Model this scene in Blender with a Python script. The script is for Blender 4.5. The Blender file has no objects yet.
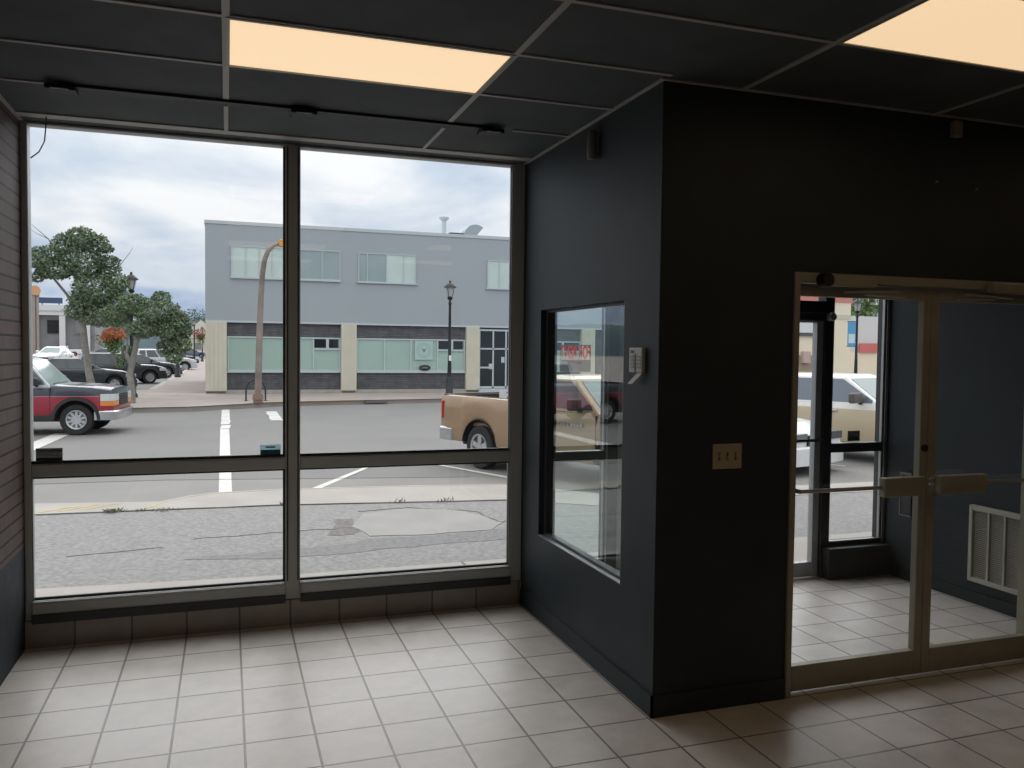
import bpy, bmesh, math, random
from mathutils import Vector, Matrix, noise
random.seed(7)
SC = bpy.context.scene
COL = SC.collection
PI = math.pi

# ------------------------------------------------------------------ materials
def mat(name, color, rough=0.6, metal=0.0, spec=0.5, var=0.0, vscale=8.0, bump=0.0, bscale=60.0, coat=0.0, emit=None):
    m = bpy.data.materials.new(name); m.use_nodes = True
    nt = m.node_tree; b = nt.nodes['Principled BSDF']
    c = (*color, 1)
    b.inputs['Base Color'].default_value = c
    b.inputs['Roughness'].default_value = rough
    b.inputs['Metallic'].default_value = metal
    b.inputs['Specular IOR Level'].default_value = spec
    if coat: b.inputs['Coat Weight'].default_value = coat; b.inputs['Coat Roughness'].default_value = 0.06
    if emit:
        b.inputs['Emission Color'].default_value = (*emit[0], 1); b.inputs['Emission Strength'].default_value = emit[1]
    tc = None
    if var or bump:
        tc = nt.nodes.new('ShaderNodeTexCoord')
    if var:
        n = nt.nodes.new('ShaderNodeTexNoise'); n.inputs['Scale'].default_value = vscale; n.inputs['Detail'].default_value = 6
        nt.links.new(tc.outputs['Object'], n.inputs['Vector'])
        r = nt.nodes.new('ShaderNodeValToRGB')
        r.color_ramp.elements[0].position = 0.3; r.color_ramp.elements[1].position = 0.7
        r.color_ramp.elements[0].color = (*[max(0, x*(1-var)) for x in color], 1)
        r.color_ramp.elements[1].color = (*[min(1, x*(1+var)) for x in color], 1)
        nt.links.new(n.outputs['Fac'], r.inputs['Fac']); nt.links.new(r.outputs['Color'], b.inputs['Base Color'])
    if bump:
        n = nt.nodes.new('ShaderNodeTexNoise'); n.inputs['Scale'].default_value = bscale; n.inputs['Detail'].default_value = 4
        nt.links.new(tc.outputs['Object'], n.inputs['Vector'])
        bp = nt.nodes.new('ShaderNodeBump'); bp.inputs['Strength'].default_value = bump; bp.inputs['Distance'].default_value = 0.01
        nt.links.new(n.outputs['Fac'], bp.inputs['Height']); nt.links.new(bp.outputs['Normal'], b.inputs['Normal'])
    return m

def brick_mat(name, axes, c1, c2, mortar, bw, bh, ms, offset=0.0, rough=0.5, spec=0.5, loc=(0, 0, 0), bump=0.4, var=0.25, vscale=6.0, split=None, inv=True, course=None):
    """tiles or bricks laid in the plane named by axes (two of X Y Z)"""
    m = bpy.data.materials.new(name); m.use_nodes = True
    nt = m.node_tree; b = nt.nodes['Principled BSDF']; L = nt.links.new
    tc = nt.nodes.new('ShaderNodeTexCoord'); sx = nt.nodes.new('ShaderNodeSeparateXYZ'); cb = nt.nodes.new('ShaderNodeCombineXYZ')
    L(tc.outputs['Object'], sx.inputs[0])
    for i, a in enumerate(axes):
        ad = nt.nodes.new('ShaderNodeMath'); ad.operation = 'SUBTRACT'; ad.inputs[1].default_value = loc[i]
        L(sx.outputs[a], ad.inputs[0]); L(ad.outputs[0], cb.inputs[i])
    br = nt.nodes.new('ShaderNodeTexBrick'); br.offset = offset; br.squash = 1
    br.inputs['Scale'].default_value = 1; br.inputs['Mortar Size'].default_value = ms; br.inputs['Mortar Smooth'].default_value = 0.1
    br.inputs['Brick Width'].default_value = bw; br.inputs['Row Height'].default_value = bh
    br.inputs['Color1'].default_value = (*c1, 1); br.inputs['Color2'].default_value = (*c2, 1); br.inputs['Mortar'].default_value = (*mortar, 1)
    L(cb.outputs[0], br.inputs['Vector'])
    n = nt.nodes.new('ShaderNodeTexNoise'); n.inputs['Scale'].default_value = vscale; n.inputs['Detail'].default_value = 7; n.inputs['Roughness'].default_value = 0.65
    L(tc.outputs['Object'], n.inputs['Vector'])
    mr = nt.nodes.new('ShaderNodeMapRange'); mr.inputs['From Min'].default_value = 0.3; mr.inputs['From Max'].default_value = 0.7
    mr.inputs['To Min'].default_value = 1-var; mr.inputs['To Max'].default_value = 1+var*0.5
    L(n.outputs['Fac'], mr.inputs['Value'])
    mx = nt.nodes.new('ShaderNodeMix'); mx.data_type = 'RGBA'; mx.blend_type = 'MULTIPLY'; mx.inputs['Factor'].default_value = 1
    L(br.outputs['Color'], mx.inputs['A']); L(mr.outputs['Result'], mx.inputs['B'])
    col = mx.outputs['Result']
    if course:                                  # deep dark bed joints only
        md = nt.nodes.new('ShaderNodeMath'); md.operation = 'PINGPONG'; md.inputs[1].default_value = course/2; L(sx.outputs['Z'], md.inputs[0])
        lt = nt.nodes.new('ShaderNodeMath'); lt.operation = 'LESS_THAN'; lt.inputs[1].default_value = 0.0060; L(md.outputs[0], lt.inputs[0])
        m2 = nt.nodes.new('ShaderNodeMix'); m2.data_type = 'RGBA'; m2.inputs['B'].default_value = (0.008, 0.008, 0.008, 1)
        L(lt.outputs[0], m2.inputs['Factor']); L(col, m2.inputs['A']); col = m2.outputs['Result']
    if split:                                   # a painted band below a height
        lt = nt.nodes.new('ShaderNodeMath'); lt.operation = 'LESS_THAN'; lt.inputs[1].default_value = split[0]
        L(sx.outputs['Z'], lt.inputs[0])
        m2 = nt.nodes.new('ShaderNodeMix'); m2.data_type = 'RGBA'; m2.inputs['B'].default_value = (*split[1], 1)
        L(lt.outputs[0], m2.inputs['Factor']); L(col, m2.inputs['A']); col = m2.outputs['Result']
    L(col, b.inputs['Base Color'])
    b.inputs['Roughness'].default_value = rough; b.inputs['Specular IOR Level'].default_value = spec
    bp = nt.nodes.new('ShaderNodeBump'); bp.inputs['Strength'].default_value = bump; bp.inputs['Distance'].default_value = 0.006; bp.invert = inv
    L(br.outputs['Fac'], bp.inputs['Height']); L(bp.outputs['Normal'], b.inputs['Normal'])
    # slightly uneven gloss
    mr2 = nt.nodes.new('ShaderNodeMapRange'); mr2.inputs['To Min'].default_value = rough*0.8; mr2.inputs['To Max'].default_value = min(1, rough*1.35)
    L(n.outputs['Fac'], mr2.inputs['Value']); L(mr2.outputs['Result'], b.inputs['Roughness'])
    return m

def glass_mat(name, tint=(1, 1, 1), r0=0.04):
    m = bpy.data.materials.new(name); m.use_nodes = True
    nt = m.node_tree; nt.nodes.clear(); L = nt.links.new
    out = nt.nodes.new('ShaderNodeOutputMaterial'); mix = nt.nodes.new('ShaderNodeMixShader')
    tr = nt.nodes.new('ShaderNodeBsdfTransparent'); tr.inputs[0].default_value = (*tint, 1)
    gl = nt.nodes.new('ShaderNodeBsdfGlossy'); gl.inputs['Roughness'].default_value = 0.0; gl.inputs['Color'].default_value = (1, 1, 1, 1)
    lw = nt.nodes.new('ShaderNodeLayerWeight'); lw.inputs['Blend'].default_value = 0.5
    pw = nt.nodes.new('ShaderNodeMath'); pw.operation = 'POWER'; pw.inputs[1].default_value = 4.5
    L(lw.outputs['Facing'], pw.inputs[0])
    ma = nt.nodes.new('ShaderNodeMath'); ma.operation = 'MULTIPLY_ADD'; ma.inputs[1].default_value = 1-r0; ma.inputs[2].default_value = r0
    L(pw.outputs[0], ma.inputs[0]); L(ma.outputs[0], mix.inputs[0]); L(tr.outputs[0], mix.inputs[1]); L(gl.outputs[0], mix.inputs[2])
    L(mix.outputs[0], out.inputs[0])
    return m

def banded_mat(name, stops, rough=0.25, spec=0.5, coat=0.6, metal=0.0):
    """vehicle paint in bands by height above the ground of the vehicle"""
    m = bpy.data.materials.new(name); m.use_nodes = True
    nt = m.node_tree; b = nt.nodes['Principled BSDF']; L = nt.links.new
    tc = nt.nodes.new('ShaderNodeTexCoord'); sx = nt.nodes.new('ShaderNodeSeparateXYZ'); L(tc.outputs['Object'], sx.inputs[0])
    mr = nt.nodes.new('ShaderNodeMapRange'); mr.inputs['From Max'].default_value = 2.5; L(sx.outputs['Z'], mr.inputs['Value'])
    r = nt.nodes.new('ShaderNodeValToRGB'); r.color_ramp.interpolation = 'CONSTANT'
    for i, (z, c) in enumerate(stops):
        e = r.color_ramp.elements[i] if i < 2 else r.color_ramp.elements.new(z/2.5)
        e.position = z/2.5; e.color = (*c, 1)
    L(mr.outputs['Result'], r.inputs['Fac']); L(r.outputs['Color'], b.inputs['Base Color'])
    b.inputs['Roughness'].default_value = rough; b.inputs['Coat Weight'].default_value = coat; b.inputs['Coat Roughness'].default_value = 0.08
    b.inputs['Metallic'].default_value = metal; b.inputs['Specular IOR Level'].default_value = spec
    return m

def car_paint(name, c, metal=0.0):
    return mat(name, c, rough=0.3, metal=metal, coat=0.6)

# ------------------------------------------------------------------ mesh helpers
class MB:
    def __init__(s): s.bm = bmesh.new()
    def box(s, x0, x1, y0, y1, z0, z1):
        v = [s.bm.verts.new(p) for p in ((x0,y0,z0),(x1,y0,z0),(x1,y1,z0),(x0,y1,z0),(x0,y0,z1),(x1,y0,z1),(x1,y1,z1),(x0,y1,z1))]
        for f in ((3,2,1,0),(4,5,6,7),(0,1,5,4),(1,2,6,5),(2,3,7,6),(3,0,4,7)): s.bm.faces.new([v[i] for i in f])
        return s
    def obox(s, c, size, M):
        hx, hy, hz = [q/2 for q in size]
        v = [s.bm.verts.new(Vector(c)+M @ Vector(p)) for p in ((-hx,-hy,-hz),(hx,-hy,-hz),(hx,hy,-hz),(-hx,hy,-hz),(-hx,-hy,hz),(hx,-hy,hz),(hx,hy,hz),(-hx,hy,hz))]
        for f in ((3,2,1,0),(4,5,6,7),(0,1,5,4),(1,2,6,5),(2,3,7,6),(3,0,4,7)): s.bm.faces.new([v[i] for i in f])
        return s
    def loft(s, rings, cap=True, closed=False):
        vs = [[s.bm.verts.new(p) for p in r] for r in rings]
        n = len(vs[0])
        m = len(vs)
        for i in range(m if closed else m-1):
            a, b = vs[i], vs[(i+1) % m]
            for j in range(n):
                try: s.bm.faces.new((a[j], a[(j+1) % n], b[(j+1) % n], b[j]))
                except ValueError: pass
        if cap and not closed:
            s.bm.faces.new(list(reversed(vs[0]))); s.bm.faces.new(vs[-1])
        return s
    def tube(s, pts, r, n=10, cap=True):
        pts = [Vector(p) for p in pts]; rs = r if isinstance(r, (list, tuple)) else [r]*len(pts)
        rings = []; up = None
        for i, p in enumerate(pts):
            t = (pts[min(i+1, len(pts)-1)]-pts[max(i-1, 0)]).normalized()
            if up is None:
                up = Vector((0, 0, 1)) if abs(t.z) < 0.9 else Vector((1, 0, 0))
            a = t.cross(up).normalized(); b = a.cross(t).normalized(); up = b
            rings.append([p+(a*math.cos(2*PI*k/n)+b*math.sin(2*PI*k/n))*rs[i] for k in range(n)])
        return s.loft(rings, cap)
    def lathe(s, prof, c=(0,0,0), axis='z', n=24):
        c = Vector(c); rings = []
        for r, h in prof:
            ring = []
            for k in range(n):
                a = 2*PI*k/n; u, w = max(r, 1e-4)*math.cos(a), max(r, 1e-4)*math.sin(a)
                ring.append(c+Vector({'z': (u, w, h), 'y': (w, h, u), 'x': (h, u, w)}[axis]))
            rings.append(ring)
        return s.loft(rings)
    def prism(s, poly, d):
        d = Vector(d); return s.loft([[Vector(p) for p in poly], [Vector(p)+d for p in poly]])
    def quad(s, *p):
        s.bm.faces.new([s.bm.verts.new(q) for q in p]); return s
    def build(s, name, m=None, parent=None, bevel=0, seg=2, smooth=None, loc=None):
        bmesh.ops.recalc_face_normals(s.bm, faces=s.bm.faces)
        me = bpy.data.meshes.new(name); s.bm.to_mesh(me); s.bm.free()
        o = bpy.data.objects.new(name, me); COL.objects.link(o)
        if m: me.materials.append(m)
        if parent: o.parent = parent
        if loc: o.location = loc
        if smooth is not None:
            me.polygons.foreach_set('use_smooth', [True]*len(me.polygons))
            me.set_sharp_from_angle(angle=math.radians(smooth))
        if bevel:
            b = o.modifiers.new('bevel', 'BEVEL'); b.width = bevel; b.segments = seg; b.limit_method = 'ANGLE'; b.angle_limit = math.radians(40)
        return o

def tag(o, label=None, cat=None, group=None, kind=None):
    if label: o['label'] = label
    if cat: o['category'] = cat
    if group: o['group'] = group
    if kind: o['kind'] = kind
    return o
def empty(name, loc=(0,0,0), rz=0.0):
    o = bpy.data.objects.new(name, None); COL.objects.link(o); o.location = loc; o.rotation_euler = (0, 0, rz); o.empty_display_size = 0.1
    return o
def struct(o): o['kind'] = 'structure'; return o
def copy_tree(o, parent=None):
    c = o.copy(); COL.objects.link(c)
    if parent: c.parent = parent
    for ch in list(o.children): copy_tree(ch, c)
    return c
def text(name, body, size, m, M, parent=None, extrude=0.001, bold=0.0):
    cu = bpy.data.curves.new(name, 'FONT'); cu.body = body; cu.size = size; cu.extrude = extrude; cu.offset = bold
    cu.align_x = 'CENTER'; cu.align_y = 'CENTER'; cu.materials.append(m)
    c = bpy.data.objects.new(name, cu); COL.objects.link(c)
    bpy.context.view_layer.update()
    me = bpy.data.meshes.new_from_object(c.evaluated_get(bpy.context.evaluated_depsgraph_get()))
    bpy.data.objects.remove(c); bpy.data.curves.remove(cu); me.name = name; me.transform(M)
    if M.determinant() < 0: me.flip_normals()
    me.materials.clear(); me.materials.append(m)
    o = bpy.data.objects.new(name, me); COL.objects.link(o)
    if parent: o.parent = parent
    return o
def bearing(deg):                        # heading vector, degrees clockwise from +Y
    a = math.radians(deg); return Vector((math.sin(a), math.cos(a), 0))

# ------------------------------------------------------------------ camera
def make_camera():
    yaw, pit, rol = [math.radians(a) for a in (-18.85, -2.288, 0.645)]
    fw = Vector((-math.sin(yaw)*math.cos(pit), math.cos(yaw)*math.cos(pit), math.sin(pit)))
    rt = Vector((math.cos(yaw), math.sin(yaw), 0)); up = rt.cross(fw)
    R = rt*math.cos(rol)+up*math.sin(rol); U = up*math.cos(rol)-rt*math.sin(rol)
    cd = bpy.data.cameras.new('camera'); cam = bpy.data.objects.new('camera', cd); COL.objects.link(cam)
    cd.sensor_width = 36; cd.lens = 834.2/1024*36; cd.clip_start = 0.05; cd.clip_end = 2000
    M = Matrix((R, U, -fw)).transposed().to_4x4(); M.translation = (0, 0, 1.82)
    cam.matrix_world = M; SC.camera = cam
make_camera()

# ------------------------------------------------------------------ palette
M_navy = mat('navy_wall_paint', (0.026, 0.035, 0.041), rough=0.55, spec=0.35, var=0.12, vscale=3, bump=0.05, bscale=120)
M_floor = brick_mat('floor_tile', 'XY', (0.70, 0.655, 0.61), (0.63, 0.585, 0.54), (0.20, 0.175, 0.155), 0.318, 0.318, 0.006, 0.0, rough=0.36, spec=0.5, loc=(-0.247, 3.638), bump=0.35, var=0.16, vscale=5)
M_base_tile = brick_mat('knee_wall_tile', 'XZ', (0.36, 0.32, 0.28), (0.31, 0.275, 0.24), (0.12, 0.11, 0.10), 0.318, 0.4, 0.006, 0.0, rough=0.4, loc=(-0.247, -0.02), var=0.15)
M_brick = brick_mat('interior_brick', 'YZ', (0.150, 0.105, 0.096), (0.118, 0.082, 0.076), (0.10, 0.074, 0.069), 0.21, 0.0815, 0.0065, 0.5, rough=0.62, spec=0.3, bump=0.35, var=0.3, vscale=9, split=(0.62, (0.03, 0.036, 0.043)), course=0.0815)
M_ceil = mat('dark_ceiling_tile', (0.080, 0.092, 0.097), rough=0.75, spec=0.3, var=0.15, vscale=4, bump=0.15, bscale=200)
M_tee = mat('ceiling_tee_grey', (0.42, 0.40, 0.385), rough=0.5)
M_bronze = mat('dark_bronze_frame', (0.46, 0.48, 0.475), rough=0.45)
M_bronze_light = mat('pale_aluminium_edge', (0.42, 0.42, 0.41), rough=0.35, metal=0.6)
M_tan_alu = mat('champagne_aluminium', (0.34, 0.32, 0.25), rough=0.42, metal=0.2, var=0.08, vscale=5)
M_grey_alu = mat('grey_aluminium', (0.40, 0.415, 0.42), rough=0.4, metal=0.4)
M_dark_frame = mat('charcoal_frame', (0.03, 0.034, 0.037), rough=0.45)
M_glass = glass_mat('window_glass', (1, 1, 1), 0.025)
M_glass_tint = glass_mat('interior_window_glass', (0.90, 0.96, 0.95), 0.06)
M_black = mat('black_plastic', (0.012, 0.012, 0.013), rough=0.5)
M_ivory = mat('ivory_plastic', (0.42, 0.37, 0.24), rough=0.4)
M_white_plastic = mat('off_white_plastic', (0.55, 0.54, 0.50), rough=0.45)
M_diffuser = mat('lit_diffuser', (0.8, 0.75, 0.65), rough=0.6, emit=((1.0, 0.72, 0.44), 0.86))
M_vent = mat('vent_cream_metal', (0.50, 0.48, 0.41), rough=0.45)
M_asphalt = mat('road_asphalt', (0.22, 0.218, 0.21), rough=0.9, spec=0.2, var=0.05, vscale=0.5, bump=0.3, bscale=90)

# ------------------------------------------------------------------ room shell
XL, XP, YF, YD, ZC = -1.15, 2.0, 5.6, 3.64, 3.14
XR = 5.2                                   # vestibule's far wall
def wall(name, x0, x1, y0, y1, z0, z1, m): return struct(MB().box(x0, x1, y0, y1, z0, z1).build(name, m))
wall('floor', -1.5, 8.2, -6.2, 5.76, -0.14, 0.0, M_floor)
wall('wall_left', -1.5, XL, -6.2, 5.72, 0.0, 3.6, M_brick)
wall('wall_back', -1.5, 8.2, -6.2, -6.0, 0, 3.6, M_navy)
wall('wall_right', 8.0, 8.2, -6.0, 5.78, 0, 3.6, M_navy)
wall('ceiling', -1.5, 8.2, -6.2, 5.78, ZC, 3.6, M_ceil)
# partition between the display bay and the vestibule, with an opening
b = MB()
b.box(XP, XP+0.12, YD, 4.02, 0, ZC).box(XP, XP+0.12, 5.27, 5.72, 0, ZC).box(XP, XP+0.12, 4.02, 5.27, 0, 0.565).box(XP, XP+0.12, 4.02, 5.27, 2.095, ZC)
struct(b.build('wall_partition', M_navy))
b = MB()
b.box(XP+0.12, 2.78, YD, YD+0.14, 0, ZC).box(2.78, 4.61, YD, YD+0.14, 2.245, ZC).box(4.61, 8.0, YD, YD+0.14, 0, ZC)
struct(b.build('wall_doorway', M_navy))
wall('wall_vestibule', XR, XR+0.15, YD+0.14, 5.62, 0, ZC, M_navy)
wall('wall_facade', XP+0.12, 8.0, 5.5, 5.66, 2.72, ZC, M_navy)
struct(MB().box(XR+0.15, 8.0, 5.5, 5.62, 0, 2.72).build('wall_street', M_navy))
# knee wall under the front window, tiled inside
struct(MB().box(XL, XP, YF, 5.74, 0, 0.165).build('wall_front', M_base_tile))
struct(MB().box(XR-0.62, XR, 5.47, 5.70, 0, 0.25).build('wall_sidelight', M_navy))
struct(MB().box(XP+0.12, XP+0.66, 5.47, 5.70, 0, 0.25).build('wall_sidelight.001', M_navy))
# baseboards: painted like the wall
struct(MB().box(XP-0.012, XP-0.001, YD-0.012, YF, 0, 0.11).build('baseboard_partition', M_navy))
struct(MB().box(XP-0.012, 2.778, YD-0.012, YD-0.001, 0, 0.11).build('baseboard_column', M_navy))
struct(MB().box(4.612, 8.0, YD-0.012, YD-0.001, 0, 0.11).build('baseboard_doorway', M_navy))
struct(MB().box(XR-0.012, XR-0.001, YD+0.14, 5.46, 0, 0.09).build('baseboard_vestibule', M_navy))

# ceiling grid of painted tees
cx0, cy0 = -0.004, 3.558
b = MB()
def tee_x(y, x0, x1, w=0.024): b.box(x0, x1, y-w/2, y+w/2, ZC-0.008, ZC-0.0005)
def tee_y(x, y0, y1, w=0.030): b.box(x-w/2, x+w/2, y0, y1, ZC-0.0085, ZC-0.0005)
ys = [cy0+0.61*k for k in range(-15, 4)]
for y in ys:
    x1 = XP if y > YD else 8.0
    if abs(y-(cy0+1.22)) < 0.01:
        tee_x(y, XL, -0.86); tee_x(y, 1.62, x1)
    elif abs(y-(cy0+1.83)) < 0.02: tee_x(5.45, XL, x1, 0.09)
    else: tee_x(y, XL, XP if abs(y-cy0) < 0.01 else x1)
for k in range(-1, 7):
    x = cx0+1.22*k
    if x < XL: continue
    tee_y(x, -6.0, YD if x > XP else (4.72 if True else 0))
    if x < XP: tee_y(x, 4.86, 5.40, 0.024)
# wall angles
tee_x(YD-0.012, XP-0.02, 8.0, 0.022); tee_y(XP-0.011, YD-0.02, YF, 0.022); tee_y(XL+0.011, -6, YF, 0.022)
struct(b.build('trim_1', M_tee))

# dark track along the ceiling by the window with its three brackets
t = empty('ceiling_track', (0.35, 4.78, ZC)); tag(t, 'black painted track rail along the ceiling in front of the big window', 'track')
M_track = mat('track_black', (0.02, 0.022, 0.025), rough=0.6)
MB().box(-1.15, 1.13, -0.03, 0.03, -0.016, -0.001).build('rail', M_track, t)
for x in (-1.14, 0.05, 1.13):
    k = MB().box(x-0.07, x+0.07, -0.06, 0.06, -0.042, -0.0165).build('bracket', M_track, t, bevel=0.006)
    MB().box(x-0.04, x+0.04, -0.068, -0.0605, -0.042, -0.037).build('bracket_glint', M_grey_alu, k)  # pale bar standing in for the highlight on the bracket

# two lit troffers
def troffer(x0, y0, label):
    t = empty('ceiling_light', (x0+0.61, y0+0.305, ZC)); tag(t, label, 'ceiling light', 'fluorescent ceiling panels')
    MB().box(-0.595, 0.595, -0.29, 0.29, -0.006, -0.0012).build('diffuser', M_diffuser, t)
    f = MB()
    f.box(-0.61, 0.61, -0.305, -0.288, -0.012, -0.0086).box(-0.61, 0.61, 0.288, 0.305, -0.012, -0.0086).box(-0.61, -0.593, -0.288, 0.288, -0.012, -0.0086).box(0.593, 0.61, -0.288, 0.288, -0.012, -0.0086)
    f.build('frame', M_tan_alu, t)
troffer(cx0, cy0, 'lit warm fluorescent panel in the ceiling nearest the big window')
troffer(cx0+2.44, cy0-1.22, 'lit warm fluorescent panel in the ceiling above the glass doors')
for i, j, lb in ((0, -3, 'deep in the room, left row, first'), (0, -6, 'deep in the room, left row, second'), (0, -9, 'deep in the room, left row, third'), (2, -5, 'deep in the room, middle row, second'), (2, -8, 'deep in the room, middle row, third'), (4, -2, 'right row beside the doors, first'), (4, -5, 'right row past the doors, second'), (4, -8, 'in the far right rear corner')):  # unseen panels added to lift the room's ambient light
    troffer(cx0+1.22*i, cy0+0.61*j, 'added unseen fluorescent panel '+lb)

# ------------------------------------------------------------------ window_1: big front window
w1 = struct(empty('window_1', (0, 0, 0)))
b = MB(); y0, y1 = 5.615, 5.705
b.box(XL, -1.112, y0, y1, 0.165, 3.14).box(0.357, 0.452, y0, y1, 0.165, 3.14).box(1.915, XP, y0, y1, 0.165, 3.14)
for xa, xb in ((-1.112, 0.357), (0.452, 1.915)):
    b.box(xa, xb, y0+0.002, y1, 1.030, 1.103).box(xa, xb, y0-0.02, y1, 0.165, 0.272).box(xa, xb, y0+0.002, y1, 3.122, 3.14)
b.build('window_frame', M_bronze, w1, bevel=0.004, seg=1)
b = MB()                                        # glazing beads in pale metal, the colour standing in for a daylight highlight
for xa, xb in ((-1.112, 0.357), (0.452, 1.915)):
    b.box(xa, xb, y0-0.022, y0+0.01, 0.2725, 0.280).box(xa, xb, y0+0.004, y0+0.03, 1.1035, 1.108)
b.box(-1.1118, -1.104, y0+0.004, y0+0.015, 0.28, 1.03).box(1.905, 1.9148, y0+0.004, y0+0.015, 0.28, 1.03).box(1.905, 1.9148, y0+0.004, y0+0.015, 1.11, 3.12)
b.build('glazing_bead', M_bronze_light, w1)
b = MB()                                        # dark glazing stops just inside the panes
for xa, xb in ((-1.112, 0.357), (0.452, 1.915)):
    b.box(xa, xb, 5.632, 5.650, 0.2805, 0.298).box(xa, xb, 5.632, 5.650, 1.1085, 1.126).box(xa, xb, 5.632, 5.650, 1.018, 1.0295)
    for za, zb in ((0.2985, 1.0175), (1.1265, 3.12)): b.box(xb-0.014, xb-0.0005, 5.632, 5.650, za, zb)
b.build('glazing_stop', M_dark_frame, w1)
b = MB()
for xa, xb in ((-1.112, 0.357), (0.452, 1.915)): b.box(xa, xb, 5.585, 5.5945, 0.150, 0.205)
b.build('sill_trim', M_dark_frame, w1)
b = MB()                                        # dark gasket lines either side of the mullion face
for x in (0.3715, 0.4375): b.box(x-0.004, x+0.004, y0-0.003, y0-0.0005, 0.29, 3.12)
b.build('gasket', M_black, w1)
for (xa, xb) in ((-1.112, 0.357), (0.452, 1.915)):
    for (za, zb) in ((0.272, 1.03), (1.103, 3.122)):
        MB().box(xa, xb, 5.655, 5.661, za, zb).build('pane', M_glass, w1)

# ------------------------------------------------------------------ window_2: opening in the partition
w2 = struct(empty('window_2', (0, 0, 0)))
b = MB()
b.box(XP+0.035, XP+0.075, 4.02, 4.03, 0.565, 2.095).box(XP+0.035, XP+0.075, 5.235, 5.27, 0.565, 2.095)
b.box(XP+0.035, XP+0.075, 4.03, 5.235, 0.565, 0.59).box(XP+0.035, XP+0.075, 4.03, 5.235, 2.078, 2.095)
b.build('window_frame', M_dark_frame, w2, bevel=0.003, seg=1)
b = MB()
b.box(XP+0.002, XP+0.034, 4.02, 5.27, 0.566, 0.572).box(XP+0.002, XP+0.034, 4.0205, 4.026, 0.572, 2.09)
b.build('edge_highlight', M_grey_alu, w2)  # pale strips standing in for the lit edges of the opening
MB().box(XP+0.052, XP+0.058, 4.03, 5.235, 0.59, 2.078).build('pane', M_glass_tint, w2)

# ------------------------------------------------------------------ door_1: champagne aluminium double doors
d1 = struct(empty('door_1', (0, 0, 0)))
b = MB()
b.box(2.78, 2.815, YD-0.015, YD+0.14, 0, 2.245).box(4.572, 4.61, YD-0.015, YD+0.14, 0, 2.245).box(2.815, 4.572, YD-0.015, YD+0.14, 2.195, 2.245)
b.build('door_frame', M_tan_alu, d1, bevel=0.004, seg=1)
def leaf(x0, x1, nm):
    b = MB(); ya, yb = YD+0.03, YD+0.075
    b.box(x0, x0+0.060 if nm else x0+0.030, ya, yb, 0.012, 2.19).box(x1-0.035 if nm else x1-0.052, x1, ya, yb, 0.012, 2.19)
    xa = x0+(0.060 if nm else 0.030); xb = x1-(0.035 if nm else 0.052)
    b.box(xa, xb, ya, yb, 0.012, 0.15).box(xa, xb, ya, yb, 2.125, 2.19)
    o = b.build('door_leaf', M_tan_alu, d1, bevel=0.003, seg=1)
    MB().box(xa, xb, YD+0.049, YD+0.055, 0.15, 2.125).build('pane', M_glass, o)
    return o, xa, xb
l1, xa, xb = leaf(2.819, 3.726, 0)
l2, xc, xd = leaf(3.730, 4.568, 1)
h = MB().box(3.36, 3.635, YD-0.055, YD-0.005, 1.048, 1.152).build('push_paddle', M_tan_alu, l1, bevel=0.006)
MB().tube([(2.835, YD-0.02, 1.098), (3.36, YD-0.02, 1.098)], 0.011).tube([(2.838, YD-0.02, 1.098), (2.838, YD+0.03, 1.098)], 0.012).tube([(3.5, YD-0.01, 1.1), (3.5, YD+0.03, 1.1)], 0.02).build('push_rail', M_grey_alu, l1)
MB().box(3.745, 4.09, YD-0.055, YD-0.005, 1.046, 1.150).build('push_paddle', M_tan_alu, l2, bevel=0.006)
MB().tube([(4.09, YD-0.02, 1.10), (4.553, YD-0.02, 1.10)], 0.011).tube([(4.55, YD-0.02, 1.10), (4.55, YD+0.03, 1.10)], 0.012).tube([(3.7, YD-0.02, 1.135), (3.745, YD-0.02, 1.135)], 0.006).tube([(3.7, YD-0.02, 1.105), (3.745, YD-0.02, 1.105)], 0.006).tube([(3.9, YD-0.01, 1.1), (3.9, YD+0.03, 1.1)], 0.02).build('push_rail', M_grey_alu, l2)
MB().lathe([(0.0, 0), (0.02, 0), (0.02, 0.012), (0.0, 0.012)], (3.702, YD+0.018, 1.30), 'y').build('lock_cylinder', M_black, l1, smooth=40)
for x, lf in ((2.93, l1), (4.40, l2)):
    s = 1 if lf is l1 else -1
    c = MB().box(min(x, x+s*0.33), max(x, x+s*0.33), YD-0.065, YD-0.018, 2.175, 2.235).build('door_closer', M_tan_alu, lf, bevel=0.008)
    MB().lathe([(0, 0), (0.035, 0), (0.04, 0.02), (0.04, 0.05), (0, 0.05)], (x+s*0.012, YD-0.072, 2.205), 'y').build('closer_cap', M_black, c, smooth=40)
    MB().obox((x+s*0.33, YD-0.035, 2.155), (0.36, 0.022, 0.008), Matrix.Rotation(-0.04*s, 3, 'Y')).obox((x+s*0.42, YD-0.03, 2.135), (0.26, 0.02, 0.008), Matrix.Rotation(0.03*s, 3, 'Y')).build('closer_arm', M_grey_alu, c)

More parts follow.
